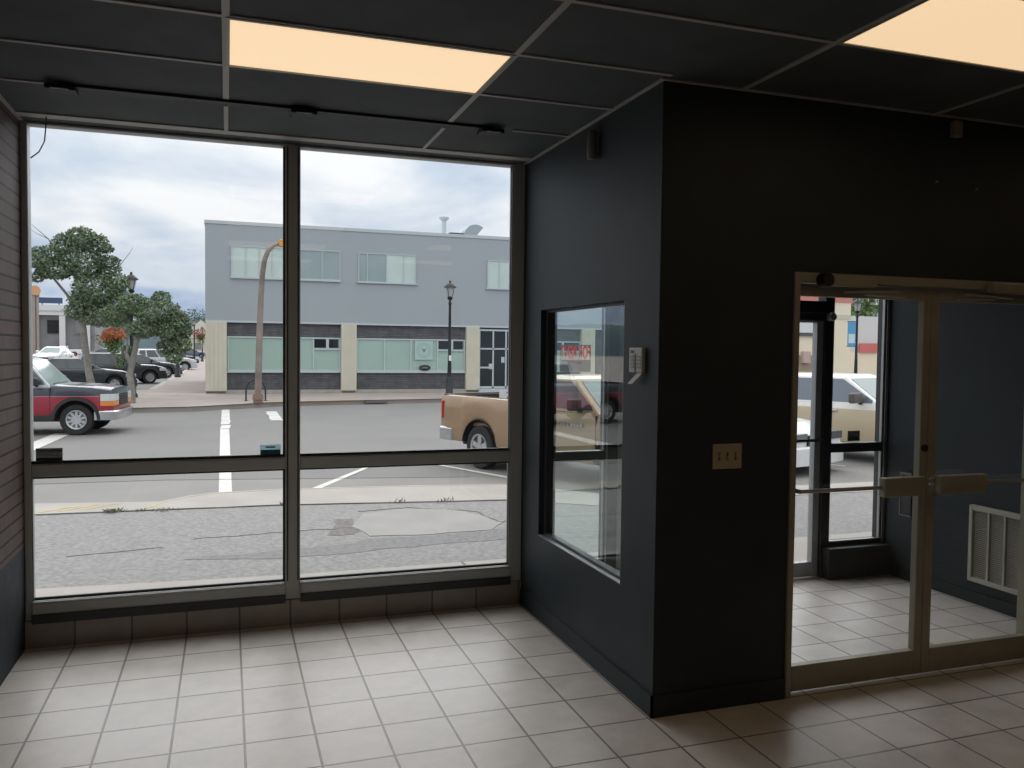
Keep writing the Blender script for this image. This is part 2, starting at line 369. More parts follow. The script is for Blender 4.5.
# ------------------------------------------------------------------ door_2: street entrance, and its sidelights window_3, window_4
d2 = struct(empty('door_2', (0, 0, 0)))
ya, yb = 5.55, 5.65
b = MB()
b.box(2.645, 2.727, ya, yb, 0, 2.72).box(4.557, 4.632, ya, yb, 0, 2.72).box(2.727, 4.557, ya, yb, 2.15, 2.245).box(2.727, 4.557, ya, yb, 2.66, 2.72)
b.build('door_frame', M_dark_frame, d2, bevel=0.003, seg=1)
MB().box(2.727, 4.557, 5.60, 5.606, 2.245, 2.66).build('transom_pane', M_glass, d2)
for (x0, x1) in ((2.732, 3.640), (3.644, 4.552)):
    b = MB(); b.box(x0, x0+0.06, ya+0.02, yb-0.02, 0.012, 2.145).box(x1-0.06, x1, ya+0.02, yb-0.02, 0.012, 2.145).box(x0+0.06, x1-0.06, ya+0.02, yb-0.02, 0.012, 0.13).box(x0+0.06, x1-0.06, ya+0.02, yb-0.02, 2.072, 2.145)
    lf = b.build('door_leaf', M_grey_alu, d2, bevel=0.003, seg=1)
    MB().box(x0+0.06, x1-0.06, 5.597, 5.603, 0.13, 2.072).build('pane', M_glass, lf)
    MB().tube([(x0+0.03, ya-0.04, 1.13), (x1-0.03, ya-0.04, 1.13)], 0.012).tube([(x0+0.03, ya-0.04, 1.13), (x0+0.03, ya+0.02, 1.13)], 0.012).tube([(x1-0.03, ya-0.04, 1.13), (x1-0.03, ya+0.02, 1.13)], 0.012).build('push_bar', M_dark_frame, lf)
c = MB().box(4.18, 4.54, ya-0.03, ya+0.018, 2.085, 2.145).build('door_closer', M_dark_frame, d2, bevel=0.006)
MB().lathe([(0, 0), (0.03, 0), (0.035, 0.015), (0.035, 0.05), (0, 0.05)], (4.59, ya-0.051, 2.12), 'y').build('closer_cap', M_grey_alu, c, smooth=40)
for nm, xa, xb in (('window_3', 4.632, XR), ('window_4', XP+0.12, 2.645)):
    w = struct(empty(nm)); b = MB()
    l, r = (0.012, 0.035) if nm == 'window_3' else (0.03, 0.02)
    b.box(xa, xa+l, ya, yb, 0.25, 2.72).box(xb-r, xb, ya, yb, 0.25, 2.72)
    b.box(xa+l, xb-r, ya, yb, 0.25, 0.285).box(xa+l, xb-r, ya, yb, 1.02, 1.09).box(xa+l, xb-r, ya, yb, 2.66, 2.72)
    b.build('window_frame', M_dark_frame, w, bevel=0.003, seg=1)
    b = MB()
    b.box(xa+l, xb-r, ya+0.005, ya+0.03, 0.2855, 0.293).box(xb-r-0.012, xb-r-0.0005, ya+0.01, ya+0.035, 0.293, 1.0195).box(xb-r-0.012, xb-r-0.0005, ya+0.01, ya+0.035, 1.0905, 2.66).box(xa+l, xb-r-0.013, ya+0.005, ya+0.03, 1.0905, 1.096)
    b.build('glazing_bead', M_bronze_light, w)
    MB().box(xb-r+0.004, xb-0.004, ya-0.006, ya-0.0005, 0.25, 2.72).build('jamb_cover', M_bronze_light, w)
    for za, zb in ((0.285, 1.02), (1.09, 2.66)): MB().box(xa+l, xb-r, 5.598, 5.604, za, zb).build('pane', M_glass, w)

# ------------------------------------------------------------------ small things on walls and glass
M_dkgrey = mat('dark_grey_print', (0.10, 0.105, 0.105), rough=0.5)
M_ltprint = mat('pale_print', (0.45, 0.45, 0.43), rough=0.5)
M_teal = mat('teal_print', (0.10, 0.17, 0.18), rough=0.5)
M_paleblue = mat('pale_blue_print', (0.36, 0.44, 0.47), rough=0.5)
M_white = mat('white_paint', (0.80, 0.80, 0.78), rough=0.5)
M_red_print = mat('red_print', (0.75, 0.10, 0.07), rough=0.5)
def rz(a): return Matrix.Rotation(a, 4, 'Z')
def stand(loc, yaw=0.0): return Matrix.Translation(loc) @ rz(yaw) @ Matrix.Rotation(PI/2, 4, 'X')

# thermostat
t = empty('thermostat', (XP-0.0015, 3.838, 1.715)); tag(t, 'off-white wall thermostat with its cover flap hanging open, on navy wall', 'thermostat')
MB().box(-0.024, -0.001, -0.072, 0.072, 0, 0.128).build('housing', M_white_plastic, t, bevel=0.006)
MB().box(-0.0262, -0.0242, -0.010, 0.002, 0.0, 0.095).box(-0.0262, -0.0242, 0.012, 0.05, 0.100, 0.114).build('display_slot', M_dkgrey, t)
M_btn = mat('thermostat_button', (0.38, 0.37, 0.34), rough=0.5)
for k in range(4):
    for ya_, yb_ in ((-0.060, -0.018), (0.012, 0.05)): MB().box(-0.027, -0.0242, ya_, yb_, 0.022+0.018*k, 0.033+0.018*k).build('button', M_btn, t)
MB().prism([(-0.02, -0.072, -0.002), (-0.02, -0.015, -0.002), (-0.034, 0.055, -0.056), (-0.034, 0.005, -0.056)], (-0.004, 0, -0.003)).build('cover_flap', M_white_plastic, t)
# switch plate
t = empty('light_switch', (2.399, YD-0.001, 1.297)); tag(t, 'ivory three-gang switch plate on the dark wall left of the doors', 'light switch')
MB().box(-0.085, 0.085, -0.007, 0, -0.064, 0.064).build('cover_plate', M_ivory, t, bevel=0.004)
for x in (-0.047, 0, 0.047):
    o = MB().box(x-0.006, x+0.006, -0.0085, -0.0072, -0.02, 0.02).build('toggle_slot', mat('slot_brown', (0.09, 0.07, 0.04), rough=0.6), t)
    MB().obox((x, -0.013, 0.004 if x else -0.006), (0.008, 0.016, 0.012), Matrix.Rotation(0.5 if x else -0.5, 3, 'X')).build('toggle', M_ivory, o)
# sensors close under the ceiling
t = empty('motion_sensor', (XP-0.001, 4.40, 2.91)); tag(t, 'small grey cylinder sensor high on the navy partition above its window', 'sensor')
MB().lathe([(0, 0), (0.022, 0), (0.027, 0.01), (0.027, 0.15), (0.022, 0.165), (0, 0.165)], (-0.032, 0, 0), 'z').build('body', mat('sensor_grey', (0.16, 0.16, 0.155), rough=0.5), t, smooth=40)
MB().box(-0.008, 0, -0.02, 0.02, 0.02, 0.14).build('bracket', M_grey_alu, t)
t = empty('motion_sensor', (3.80, YD-0.001, 3.02)); tag(t, 'small beige box sensor high on dark wall above the glass doors', 'sensor')
MB().box(-0.028, 0.028, -0.05, -0.008, 0, 0.09).build('body', mat('sensor_beige', (0.30, 0.26, 0.20), rough=0.5), t, bevel=0.008)
MB().box(-0.016, 0.016, -0.0075, 0, 0.02, 0.075).build('bracket', M_grey_alu, t)
for x, z, lb in ((3.70, 2.775, 'tiny steel screw in dark wall above doors, left of two'), (3.985, 2.755, 'tiny steel screw in dark wall above doors, right of two')):
    o = MB().lathe([(0, 0), (0.006, 0), (0.005, -0.012), (0, -0.014)], (x, YD-0.0005, z), 'y', 12).build('wall_screw', M_bronze_light, smooth=30); tag(o, lb, 'screw', 'screws above the doors')
# vent grille
t = empty('wall_vent', (XR-0.001, 4.445, 0.17)); tag(t, 'cream metal vent grille low on the navy entry wall', 'vent')
b = MB(); W, H = 0.228, 0.56
b.box(-0.045, 0, -W, -W+0.03, 0, H).box(-0.045, 0, W-0.03, W, 0, H).box(-0.045, 0, -W+0.03, W-0.03, 0, 0.035).box(-0.045, 0, -W+0.03, W-0.03, H-0.035, H)
b.build('frame', M_vent, t, bevel=0.004)
b = MB()
for k in (1, 2):
    y = -W+0.03+k*(2*W-0.06)/3; b.box(-0.040, -0.012, y-0.008, y+0.008, 0.035, H-0.035)
b.build('divider', M_vent, t)
b = MB()
n = 34
for k in range(n):
    z = 0.042+(H-0.084)*k/(n-1); b.obox((-0.024, 0, z), (0.018, 2*W-0.062, 0.0035), Matrix.Rotation(0.7, 3, 'Y'))
tag(b.build('louver', M_vent, t), kind='stuff')
MB().box(-0.006, -0.001, -W+0.03, W-0.03, 0.035, H-0.035).build('backing', M_dkgrey, t)
# electrical box
t = empty('junction_box', (XR-0.001, 5.275, 0.53)); tag(t, 'slim grey metal box on the navy entry wall behind door paddle', 'electrical box')
MB().box(-0.05, 0, -0.055, 0.055, 0, 0.345).build('housing', mat('box_dark_grey', (0.035, 0.037, 0.038), rough=0.5), t, bevel=0.004)
MB().box(-0.056, -0.0505, -0.06, 0.06, -0.004, 0.008).box(-0.056, -0.0505, -0.06, 0.06, 0.33, 0.349).box(-0.056, -0.0505, 0.05, 0.06, 0.008, 0.33).build('cover_edge', mat('box_edge_grey', (0.2, 0.2, 0.2), rough=0.4), t)
# hanging wire in the window's top corner
o = MB().tube([(-0.98, 5.45, ZC-0.009), (-0.985, 5.46, 3.07), (-1.00, 5.50, 3.00), (-1.04, 5.56, 2.95), (-1.09, 5.60, 2.92)], 0.004, 6).build('loose_wire', M_dkgrey); tag(o, 'loose dark wire dangling from the ceiling at the window top-left corner', 'wire')
def thin_plastic(name, c):
    m = mat(name, c, rough=0.5); nt = m.node_tree; tr = nt.nodes.new('ShaderNodeBsdfTranslucent'); tr.inputs[0].default_value = (*c, 1)
    mx = nt.nodes.new('ShaderNodeMixShader'); mx.inputs[0].default_value = 0.75
    nt.links.new(nt.nodes['Principled BSDF'].outputs[0], mx.inputs[1]); nt.links.new(tr.outputs[0], mx.inputs[2]); nt.links.new(mx.outputs[0], nt.nodes['Material Output'].inputs[0]); return m
M_skd = thin_plastic('sticker_dark', (0.20, 0.195, 0.19)); M_skt = thin_plastic('sticker_teal', (0.16, 0.26, 0.27)); M_skp = thin_plastic('sticker_pale', (0.50, 0.62, 0.66)); M_skg = thin_plastic('sticker_grey', (0.40, 0.38, 0.36)); M_skr = thin_plastic('sticker_rust', (0.35, 0.20, 0.18))
# stickers on the glass
t = empty('security_sticker', (-1.03, 5.6535, 1.112)); tag(t, 'black alarm sticker in the bottom-left corner of upper left window pane', 'sticker', 'stickers on the window glass')
MB().box(-0.062, 0.082, -0.001, 0.0, 0, 0.088).build('backing', M_skd, t)
MB().box(-0.056, 0.0, -0.0024, -0.0012, 0.066, 0.078).box(0.01, 0.075, -0.0024, -0.0012, 0.062, 0.080).box(-0.05, -0.005, -0.0024, -0.0012, 0.045, 0.054).box(0.012, 0.07, -0.0024, -0.0012, 0.044, 0.05).build('print', M_skg, t)
MB().box(-0.062, 0.082, -0.0024, -0.0012, 0, 0.03).build('lower_band', M_skt, t)
t = empty('security_sticker', (0.265, 5.6535, 1.113)); tag(t, 'pale blue and teal sticker beside mullion at bottom of left pane', 'sticker', 'stickers on the window glass')
MB().box(-0.065, 0.065, -0.001, 0.0, 0, 0.075).build('backing', M_skp, t)
MB().box(-0.062, 0.062, -0.0024, -0.0012, 0.008, 0.042).build('lower_band', M_skt, t)
MB().box(-0.03, 0.03, -0.0024, -0.0012, 0.054, 0.064).build('print', M_skd, t)
t = empty('security_sticker', (4.905, 5.5965, 1.105)); tag(t, 'dark alarm sticker on the entry sidelight in front of the gold pickup', 'sticker', 'stickers on the window glass')
MB().box(-0.065, 0.06, -0.001, 0.0, 0, 0.085).build('backing', M_skd, t)
MB().box(-0.055, 0.05, -0.0024, -0.0012, 0.05, 0.07).build('print', M_skr, t)
MB().box(-0.06, 0.055, -0.0024, -0.0012, 0.004, 0.04).build('lower_band', M_skt, t)
# rental sign facing the street: its print shows reversed from inside
M_signback = thin_plastic('sign_grey', (0.36, 0.35, 0.35)); M_signred = thin_plastic('sign_red_film', (0.95, 0.12, 0.09))
t = empty('rental_sign', (2.395, 5.594, 1.672)); tag(t, 'red lettered FOR RENT sign in the entry sidelight, reversed from inside', 'sign')
MB().box(-0.12, 0.12, -0.003, 0.0, 0, 0.088).build('panel', M_signback, t)
MB().box(-0.12, -0.115, -0.003, 0.0, 0.0885, 0.195).box(0.115, 0.12, -0.003, 0.0, 0.0885, 0.195).box(-0.115, 0.115, -0.003, 0.0, 0.188, 0.195).build('border', M_signback, t)
text('lettering', 'FOR RENT', 0.128, M_signred, Matrix.Translation((0, -0.002, 0.136)) @ Matrix.Rotation(PI/2, 4, 'X') @ Matrix.Diagonal((-0.40, 1, 1, 1)), t, 0.0008, 0.003)
MB().box(-0.06, 0.05, -0.0045, -0.0032, 0.062, 0.08).build('phone_strip', M_signred, t)
# dark bars on the entrance post, standing in for reflected lettering
t = empty('reflected_marks', (2.655, 5.548, 1.42)); tag(t, 'column of dark bars standing in for a reflection on the street door frame post', 'lettering')
b = MB()
for k in range(8): b.box(-0.012, 0.018, -0.0008, 0.0006, 0.40+0.032*k, 0.416+0.032*k)
b.build('mark', M_black, t)

# ------------------------------------------------------------------ outdoors: ground
ZS, ZW = -0.28, -0.12                       # street level, sidewalk level
def slab(name, poly, z0, z1, m, kind='structure'):
    o = MB().prism([(x, y, z0) for x, y in poly], (0, 0, z1-z0)).build(name, m); o['kind'] = kind; return o
M_walk = mat('sidewalk_asphalt', (0.275, 0.27, 0.262), rough=0.95, spec=0.2, var=0.22, vscale=22, bump=0.5, bscale=70)
M_conc = mat('sidewalk_concrete', (0.40, 0.375, 0.345), rough=0.95, spec=0.2, var=0.08, vscale=1.5, bump=0.2, bscale=60)
M_gutter = mat('gutter_concrete', (0.265, 0.257, 0.245), rough=0.95, spec=0.2, var=0.06, vscale=1.0)
M_farwalk = mat('far_sidewalk_concrete', (0.37, 0.325, 0.30), rough=0.95, spec=0.2, var=0.10, vscale=0.7)
M_curb = mat('curb_concrete', (0.40, 0.375, 0.34), rough=0.9, var=0.12, vscale=2)
M_yellow = mat('worn_yellow_curb_paint', (0.50, 0.38, 0.17), rough=0.8, var=0.25, vscale=4)
M_mark = mat('white_road_paint', (0.62, 0.61, 0.58), rough=0.8, var=0.08, vscale=6)
slab('street_ground', [(-260, -8), (260, -8), (260, 420), (-260, 420)], -0.6, ZS, M_asphalt)
near = [(-14, 11.5), (-2.3, 11.48), (-0.75, 11.2), (-0.48, 11.5), (-0.15, 11.68), (0.73, 11.75), (2.3, 11.6), (3.8, 11.37), (4.9, 10.2), (40, 10.1)]
slab('sidewalk_ground', [(-14, 5.78)]+near+[(40, 5.78)], -0.5, ZW, M_walk)
def jit(pts, n, a):
    out = []
    for i in range(len(pts)-1):
        for k in range(n):
            t = k/n; out.append((pts[i][0]*(1-t)+pts[i+1][0]*t+random.uniform(-a, a), pts[i][1]*(1-t)+pts[i+1][1]*t+random.uniform(-a, a)))
    return out+[pts[-1]]
# concrete strip against the shop and concrete edge along the street
slab('concrete_apron', [(-14, 5.785), (-14, 7.45), (-1.5, 7.42), (0.6, 7.27), (2.4, 7.28), (40, 7.3), (40, 5.785)], ZW+0.001, ZW+0.008, M_conc)
inner = [(-14, 10.75), (-2.1, 10.73), (0.65, 10.6), (3.47, 10.2), (4.4, 9.5), (40, 9.4)]
slab('concrete_curb_strip', near+list(reversed(inner)), ZW+0.001, ZW+0.008, M_conc)
slab('concrete_patch', jit([(1.40, 8.60), (1.30, 9.1), (1.52, 9.80), (2.1, 9.95), (2.62, 9.72), (2.82, 9.3), (2.92, 8.85), (2.68, 8.52), (2.0, 8.50), (1.42, 8.58)], 3, 0.025)[:-1], ZW+0.001, ZW+0.006, mat('pale_patch_concrete', (0.335, 0.325, 0.31), rough=0.95, spec=0.2, var=0.08, vscale=2))
slab('gutter_pan', [(x, y+0.02) for x, y in near]+[(40, 12.0), (4.9, 12.6), (3.8, 13.2), (-0.95, 14.1), (-14, 14.3)], ZS+0.001, ZS+0.006, M_gutter)
# crack lines and seams
def ribbon(name, pts, w, z, m, h=0.004):
    b = MB()
    for i in range(len(pts)-1):
        a, c = Vector((*pts[i], 0)), Vector((*pts[i+1], 0)); d = (c-a).normalized(); n = Vector((-d.y, d.x, 0))*w/2
        b.prism([a+n+Vector((0, 0, z)), a-n+Vector((0, 0, z)), c-n+Vector((0, 0, z)), c+n+Vector((0, 0, z))], (0, 0, h))
    return struct(b.build(name, m))
M_seam = mat('seam_dark', (0.15, 0.14, 0.13), rough=0.95)
ribbon('pavement_crack', jit([(-0.3, 8.95), (0.4, 9.0), (1.36, 9.05)], 6, 0.04), 0.014, ZW+0.0005, M_seam)
ribbon('pavement_crack.001', jit([(1.5, 9.95), (2.1, 10.02), (2.8, 9.6), (2.95, 8.9), (3.6, 9.1)], 9, 0.03), 0.022, ZW+0.0005, M_seam)
slab('asphalt_patch', jit([(-0.4, 8.12), (0.5, 8.22), (1.2, 8.30), (1.30, 8.45), (2.4, 8.47), (3.0, 8.6), (3.1, 8.05), (2.2, 8.05), (1.2, 7.95), (0.2, 7.85)], 4, 0.03)[:-1], ZW+0.0006, ZW+0.003, mat('grey_asphalt_patch', (0.225, 0.222, 0.22), rough=0.95, spec=0.2, var=0.2, vscale=18))
slab('asphalt_patch.001', jit([(0.95, 8.75), (1.25, 8.70), (1.36, 9.0), (1.34, 9.45), (1.2, 9.6), (1.1, 9.2)], 4, 0.03)[:-1], ZW+0.0006, ZW+0.003, mat('dark_asphalt_patch', (0.19, 0.18, 0.17), rough=0.95, spec=0.2, var=0.3, vscale=18))
ribbon('pavement_crack.002', jit([(-1.4, 8.5), (-0.6, 8.65)], 6, 0.02), 0.012, ZW+0.0005, M_seam)
ribbon('gutter_seam', [(-6, 14.28), (-0.95, 14.1), (3.8, 13.2)], 0.05, ZS+0.006, M_seam)
ribbon('curb_seam', jit([(-3.2, 10.72), (-2.1, 10.71), (0.65, 10.58), (3.47, 10.18)], 8, 0.012), 0.03, ZW+0.008, M_seam)
ribbon('curb_face_line', [(-0.75, 11.2), (-0.92, 10.75)], 0.03, ZW+0.008, M_yellow)
ribbon('curb_face_line.001', near[2:8], 0.05, ZW+0.008, mat('curb_edge_light', (0.44, 0.40, 0.35), rough=0.9, var=0.1, vscale=4))
ribbon('apron_joint', [(2.02, 5.8), (2.02, 7.28)], 0.015, ZW+0.008, M_seam)
b = MB()                                      # worn yellow strokes at the kerb ramp
for k, (x, y) in enumerate(((-2.05, 10.80), (-1.85, 10.82), (-1.62, 10.85))):
    a = Vector((x, y, ZW+0.0085)); d = Vector((0.36, 0.33, 0)); n = Vector((-0.03, 0.045, 0))
    b.prism([a, a+n, a+d+n, a+d], (0, 0, 0.002))
struct(b.build('ramp_marking', M_yellow))
# painted lines
def paint(name, a, c, w, z=ZS, m=M_mark, breaks=0):
    a, c = Vector((*a, 0)), Vector((*c, 0)); d = c-a; L = d.length; d.normalize(); n = Vector((-d.y, d.x, 0)); b = MB(); s = 0.0
    segs = [(0, L)]
    if breaks:
        segs = []
        while s < L:
            l = random.uniform(0.5, 1.3); segs.append((s, min(s+l, L))); s += l+random.choice((0.05, 0.08, 0.25))
    for s0, s1 in segs:
        e0, e1 = [random.uniform(-0.03, 0.03) for _ in '12']
        p = [a+d*s0+n*(w/2+e0), a+d*s0-n*(w/2-e1), a+d*s1-n*(w/2+e1), a+d*s1+n*(w/2-e0)]
        b.prism([q+Vector((0, 0, z+0.007)) for q in p], (0, 0, 0.002))
    return struct(b.build(name, m))
paint('crosswalk_line', (-0.05, 12.5), (-0.05, 22.6), 0.20)
paint('crosswalk_line.001', (-0.05, 22.7), (-0.06, 29.6), 0.24, breaks=1)
paint('crosswalk_line.002', (1.36, 25.0), (1.36, 28.6), 0.34, breaks=1)
paint('stop_line', (-3.95, 16.0), (-3.72, 22.3), 0.40)
paint('parking_line', (1.193, 12.6), (2.46, 14.95), 0.11)
paint('parking_line.001', (3.50, 15.05), (4.45, 12.85), 0.11)
paint('parking_line.002', (7.0, 15.1), (8.0, 12.7), 0.11)
paint('parking_line.003', (9.95, 15.1), (10.95, 12.7), 0.11)
# far side of the street
far = [(-3.3, 330), (-3.3, 41), (-6.0, 39.5), (-6.3, 33), (-5.6, 30.4), (-3.3, 28.8), (-1.2, 29.1), (0.2, 30.1), (1.5, 31.1), (4.0, 31.7), (8.1, 32.4), (60, 32.4), (60, 330)]
slab('sidewalk_far_ground', far, -0.5, ZW, M_farwalk)
ribbon('far_curb_edge', [(-5.6, 30.43), (-3.3, 28.83), (-1.2, 29.13), (0.2, 30.13), (1.5, 31.13)], 0.2, ZW+0.001, M_curb)
ribbon('far_curb_edge.001', [(4.7, 31.83), (8.1, 32.43), (60, 32.43)], 0.2, ZW+0.001, M_curb)
ribbon('yellow_curb', [(1.5, 31.12), (4.0, 31.71), (4.7, 31.83)], 0.22, ZW+0.002, M_yellow)
ribbon('far_walk_joint', [(-3.1, 36.8), (-0.4, 36.7)], 0.3, ZW+0.001, mat('pale_walk_band', (0.56, 0.53, 0.50), rough=0.9))
ribbon('far_walk_joint.001', [(-3.25, 41), (-3.25, 140)], 0.3, ZW+0.001, M_curb)
b = MB(); b.box(4.9, 5.75, 31.56, 31.80, ZW-0.12, ZW-0.03)
g = struct(b.build('storm_drain', M_seam)); g.location = (0.05, 0.12, 0)
slab('left_sidewalk_ground', [(-19, 330), (-19, 31.5), (-120, 31.5), (-120, 330)], -0.5, ZW, M_farwalk)

# weeds along the joint in the sidewalk
M_weed = mat('weed_green', (0.26, 0.27, 0.18), rough=0.8, var=0.3, vscale=20)
def weed(x, y, h, n, label):
    b = MB()
    for k in range(n):
        a = random.uniform(0, 2*PI); r = random.uniform(0, 0.07); p = Vector((r*math.cos(a)*2.0, r*math.sin(a), 0)); l = h*random.uniform(0.5, 1)
        tip = p+Vector((random.uniform(-0.06, 0.06), random.uniform(-0.05, 0.05), l)); w = Vector((random.uniform(0.004, 0.009), 0.003, 0))
        mid = (p+tip)/2+Vector((0, 0, 0.01))
        b.loft([[p-w, p+w, p+Vector((0, 0.004, 0))], [mid-w, mid+w, mid+Vector((0, 0.004, 0))], [tip-w*0.1, tip+w*0.1, tip+Vector((0, 0.001, 0))]])
    o = b.build('weed_tuft', M_weed, loc=(x, y, ZW+0.004)); return tag(o, label, 'weed', 'weeds along the sidewalk joint')
weed(-1.28, 10.66, 0.05, 60, 'largest flat grass weed at the sidewalk joint by the red brick wall')
weed(-0.70, 10.60, 0.045, 14, 'small weed sprout in the sidewalk joint left of the crosswalk line')
weed(-0.95, 10.63, 0.035, 12, 'tiny weed next to the yellow curb line on the sidewalk')
weed(0.62, 10.56, 0.06, 9, 'thin upright weed in sidewalk joint just left of the window mullion')
weed(2.05, 10.36, 0.065, 9, 'upright weed in sidewalk joint beyond the concrete patch')
weed(2.62, 10.28, 0.07, 10, 'taller weed in sidewalk joint near the tan pickup')

# ------------------------------------------------------------------ grey two-storey building
BY, BX0, BX1 = 37.2, -0.87, 22.5
bd = empty('office_building', (0, 0, 0)); tag(bd, 'grey two-storey building with cream pillars and dark brick across the street', 'building')
M_panel = mat('grey_metal_cladding', (0.36, 0.405, 0.43), rough=0.6, var=0.02, vscale=0.4)
M_cap = mat('parapet_cap', (0.50, 0.55, 0.58), rough=0.5)
M_cream = mat('cream_pillar', (0.62, 0.60, 0.49), rough=0.7, var=0.04, vscale=2)
M_dbrick = brick_mat('dark_brick', 'XZ', (0.105, 0.108, 0.118), (0.14, 0.142, 0.15), (0.075, 0.078, 0.085), 0.6, 0.075, 0.012, 0.5, rough=0.85, var=0.35, vscale=3, bump=0.5)
M_blind = mat('window_blind_mint', (0.36, 0.50, 0.44), rough=0.3, coat=0.3, var=0.05, vscale=1.0)
M_blind_w = mat('window_blind_pale', (0.55, 0.66, 0.62), rough=0.25, coat=0.5, var=0.08, vscale=0.8)
M_blind_g = mat('window_pane_grey', (0.30, 0.38, 0.39), rough=0.2, coat=0.6, var=0.12, vscale=0.8)
M_darkglass = mat('dark_window_glass', (0.02, 0.025, 0.028), rough=0.08)
M_silver = mat('silver_window_frame', (0.50, 0.57, 0.58), rough=0.45)
MB().box(BX0, BX1, BY, 52, 2.93, 6.98).build('upper_wall', M_panel, bd)
MB().box(BX0+0.1, BX1-0.1, BY+0.10, 51.9, -0.115, 2.93).build('lower_wall', M_dbrick, bd)
MB().box(BX0-0.03, BX1+0.03, BY-0.03, 52.03, 6.98, 7.12).build('parapet_cap', M_cap, bd)
MB().box(BX0, BX1, BY-0.06, BY+0.12, -0.115, 0.02).build('footing', M_curb, bd)
MB().box(BX0, BX1, BY-0.02, BY-0.002, 2.88, 2.96).build('cladding_edge', M_cap, bd)
for xa, xb in ((-0.87, -0.02), (4.73, 5.40), (10.42, 11.05), (16.2, 16.9), (21.7, 22.4)):
    b = MB(); b.box(xa, xb, BY-0.12, BY+0.14, -0.02, 2.90)
    n = 5
    for k in range(n):
        x = xa+(xb-xa)*(k+0.5)/n; b.box(x-(xb-xa)/n*0.32, x+(xb-xa)/n*0.32, BY-0.135, BY-0.11, 0.0, 2.89)
    p = b.build('pillar', M_cream, bd); MB().box(xa+0.06, xb-0.06, BY-0.10, BY+0.10, -0.118, -0.019).build('pillar_foot', M_seam, p)
def win(x0, x1, z0, z1, bars, panes, y=BY, parent=bd, depth=0.06, fw=0.05):
    """one window: a frame with mullions at bars and one pane per bay"""
    f = MB(); f.box(x0, x1, y-depth, y+0.0, z0, z0+fw).box(x0, x1, y-depth, y, z1-fw, z1).box(x0, x0+fw, y-depth, y, z0+fw, z1-fw).box(x1-fw, x1, y-depth, y, z0+fw, z1-fw)
    for x in bars: f.box(x-fw/2, x+fw/2, y-depth, y, z0+fw, z1-fw)
    fo = f.build('window', M_silver, parent); xs = [x0+fw]+list(bars)+[x1-fw]
    for i, m in enumerate(panes):
        MB().box(xs[i]+(fw/2 if i else 0), xs[i+1]-(fw/2 if i < len(panes)-1 else 0), y-depth*0.45, y-depth*0.2, z0+fw, z1-fw).build('pane', m, fo)
    return fo
win(0.15, 2.36, 4.80, 6.10, [0.75, 1.30, 1.82], [M_blind_w]*4, fw=0.035)
win(2.40, 4.68, 4.80, 6.08, [2.95, 3.90], [M_blind_g]*3, fw=0.035)
win(5.47, 8.05, 4.78, 6.06, [5.87, 6.72, 7.5], [M_blind_g, M_blind_g, M_blind_w, M_blind_w], fw=0.035)
win(11.42, 14.0, 4.72, 6.0, [12.0, 12.55, 13.3], [M_blind_w]*4, fw=0.035)
win(17.3, 20.0, 4.72, 6.0, [18.0, 18.7, 19.3], [M_blind_w]*4, fw=0.035)
for xa, xb in ((0.12, 2.38), (2.4, 4.7), (5.4, 8.12), (11.35, 14.05), (17.2, 20.1)):
    MB().box(xa, xb, BY-0.09, BY-0.001, 4.735 if xa < 9 else 4.66, 4.80 if xa < 5 else (4.78 if xa < 9 else 4.72)).build('window_sill', M_cap, bd)
YL = BY+0.10
def lower_bay(x0, x1, cuts, split):
    o = win(x0, x1, 0.82, 2.30, cuts, [M_blind]*(len(cuts)+1), y=YL, depth=0.08, fw=0.06)
    # small dark transom vents in the last bay
    xs = cuts[-1]+0.03; xm = (xs+x1)/2
    f = MB(); f.box(xs, x1-0.06, YL-0.088, YL-0.081, 1.76, 1.84).box(xm-0.06, xm+0.06, YL-0.088, YL-0.081, 1.84, 2.24)
    f.build('transom_bar', M_silver, o)
    for a, c in ((xs+0.0, xm-0.06), (xm+0.06, x1-0.11)):
        MB().box(a, c, YL-0.086, YL-0.0655, 1.86, 2.22).build('vent_pane', M_darkglass, o)
lower_bay(0.0, 4.72, [1.34, 2.42, 3.55], True)
lower_bay(5.42, 10.40, [6.66, 7.86, 9.10], True)
lower_bay(11.06+2.6, 16.2, [14.3], True)
MB().box(-0.02, 4.74, YL-0.10, YL-0.001, 0.76, 0.82).box(5.40, 10.42, YL-0.10, YL-0.001, 0.76, 0.82).build('window_sill', M_cap, bd)
# emblem and oval sign in the window
t = empty('window_emblem', (8.45, YL-0.091, 1.36)); tag(t, 'pale square window decal with a ring emblem around a bird, across the street', 'decal')
M_emb = mat('emblem_pale', (0.41, 0.56, 0.52), rough=0.5); M_embd = mat('emblem_dark', (0.13, 0.22, 0.23), rough=0.5)
MB().box(-0.42, 0.42, -0.004, 0, 0, 0.86).build('backing', M_emb, t)
b = MB()
for k in range(22):
    a = 2*PI*k/22; b.obox((0.31*math.cos(a), -0.006, 0.43+0.31*math.sin(a)), (0.045, 0.003, 0.055), Matrix.Rotation(-a, 3, 'Y'))
for k in range(30):
    a = 2*PI*k/30; b.obox((0.215*math.cos(a), -0.006, 0.43+0.215*math.sin(a)), (0.012, 0.003, 0.046), Matrix.Rotation(-a, 3, 'Y'))
b.build('ring', mat('emblem_mid', (0.26, 0.38, 0.38), rough=0.5), t)
MB().prism([(-0.11, -0.005, 0.50), (-0.04, -0.005, 0.42), (-0.02, -0.005, 0.33), (0.04, -0.005, 0.36), (0.06, -0.005, 0.43), (0.12, -0.005, 0.53), (0.03, -0.005, 0.48), (0.0, -0.005, 0.46), (-0.05, -0.005, 0.51)], (0, -0.003, 0)).build('bird', M_embd, t)
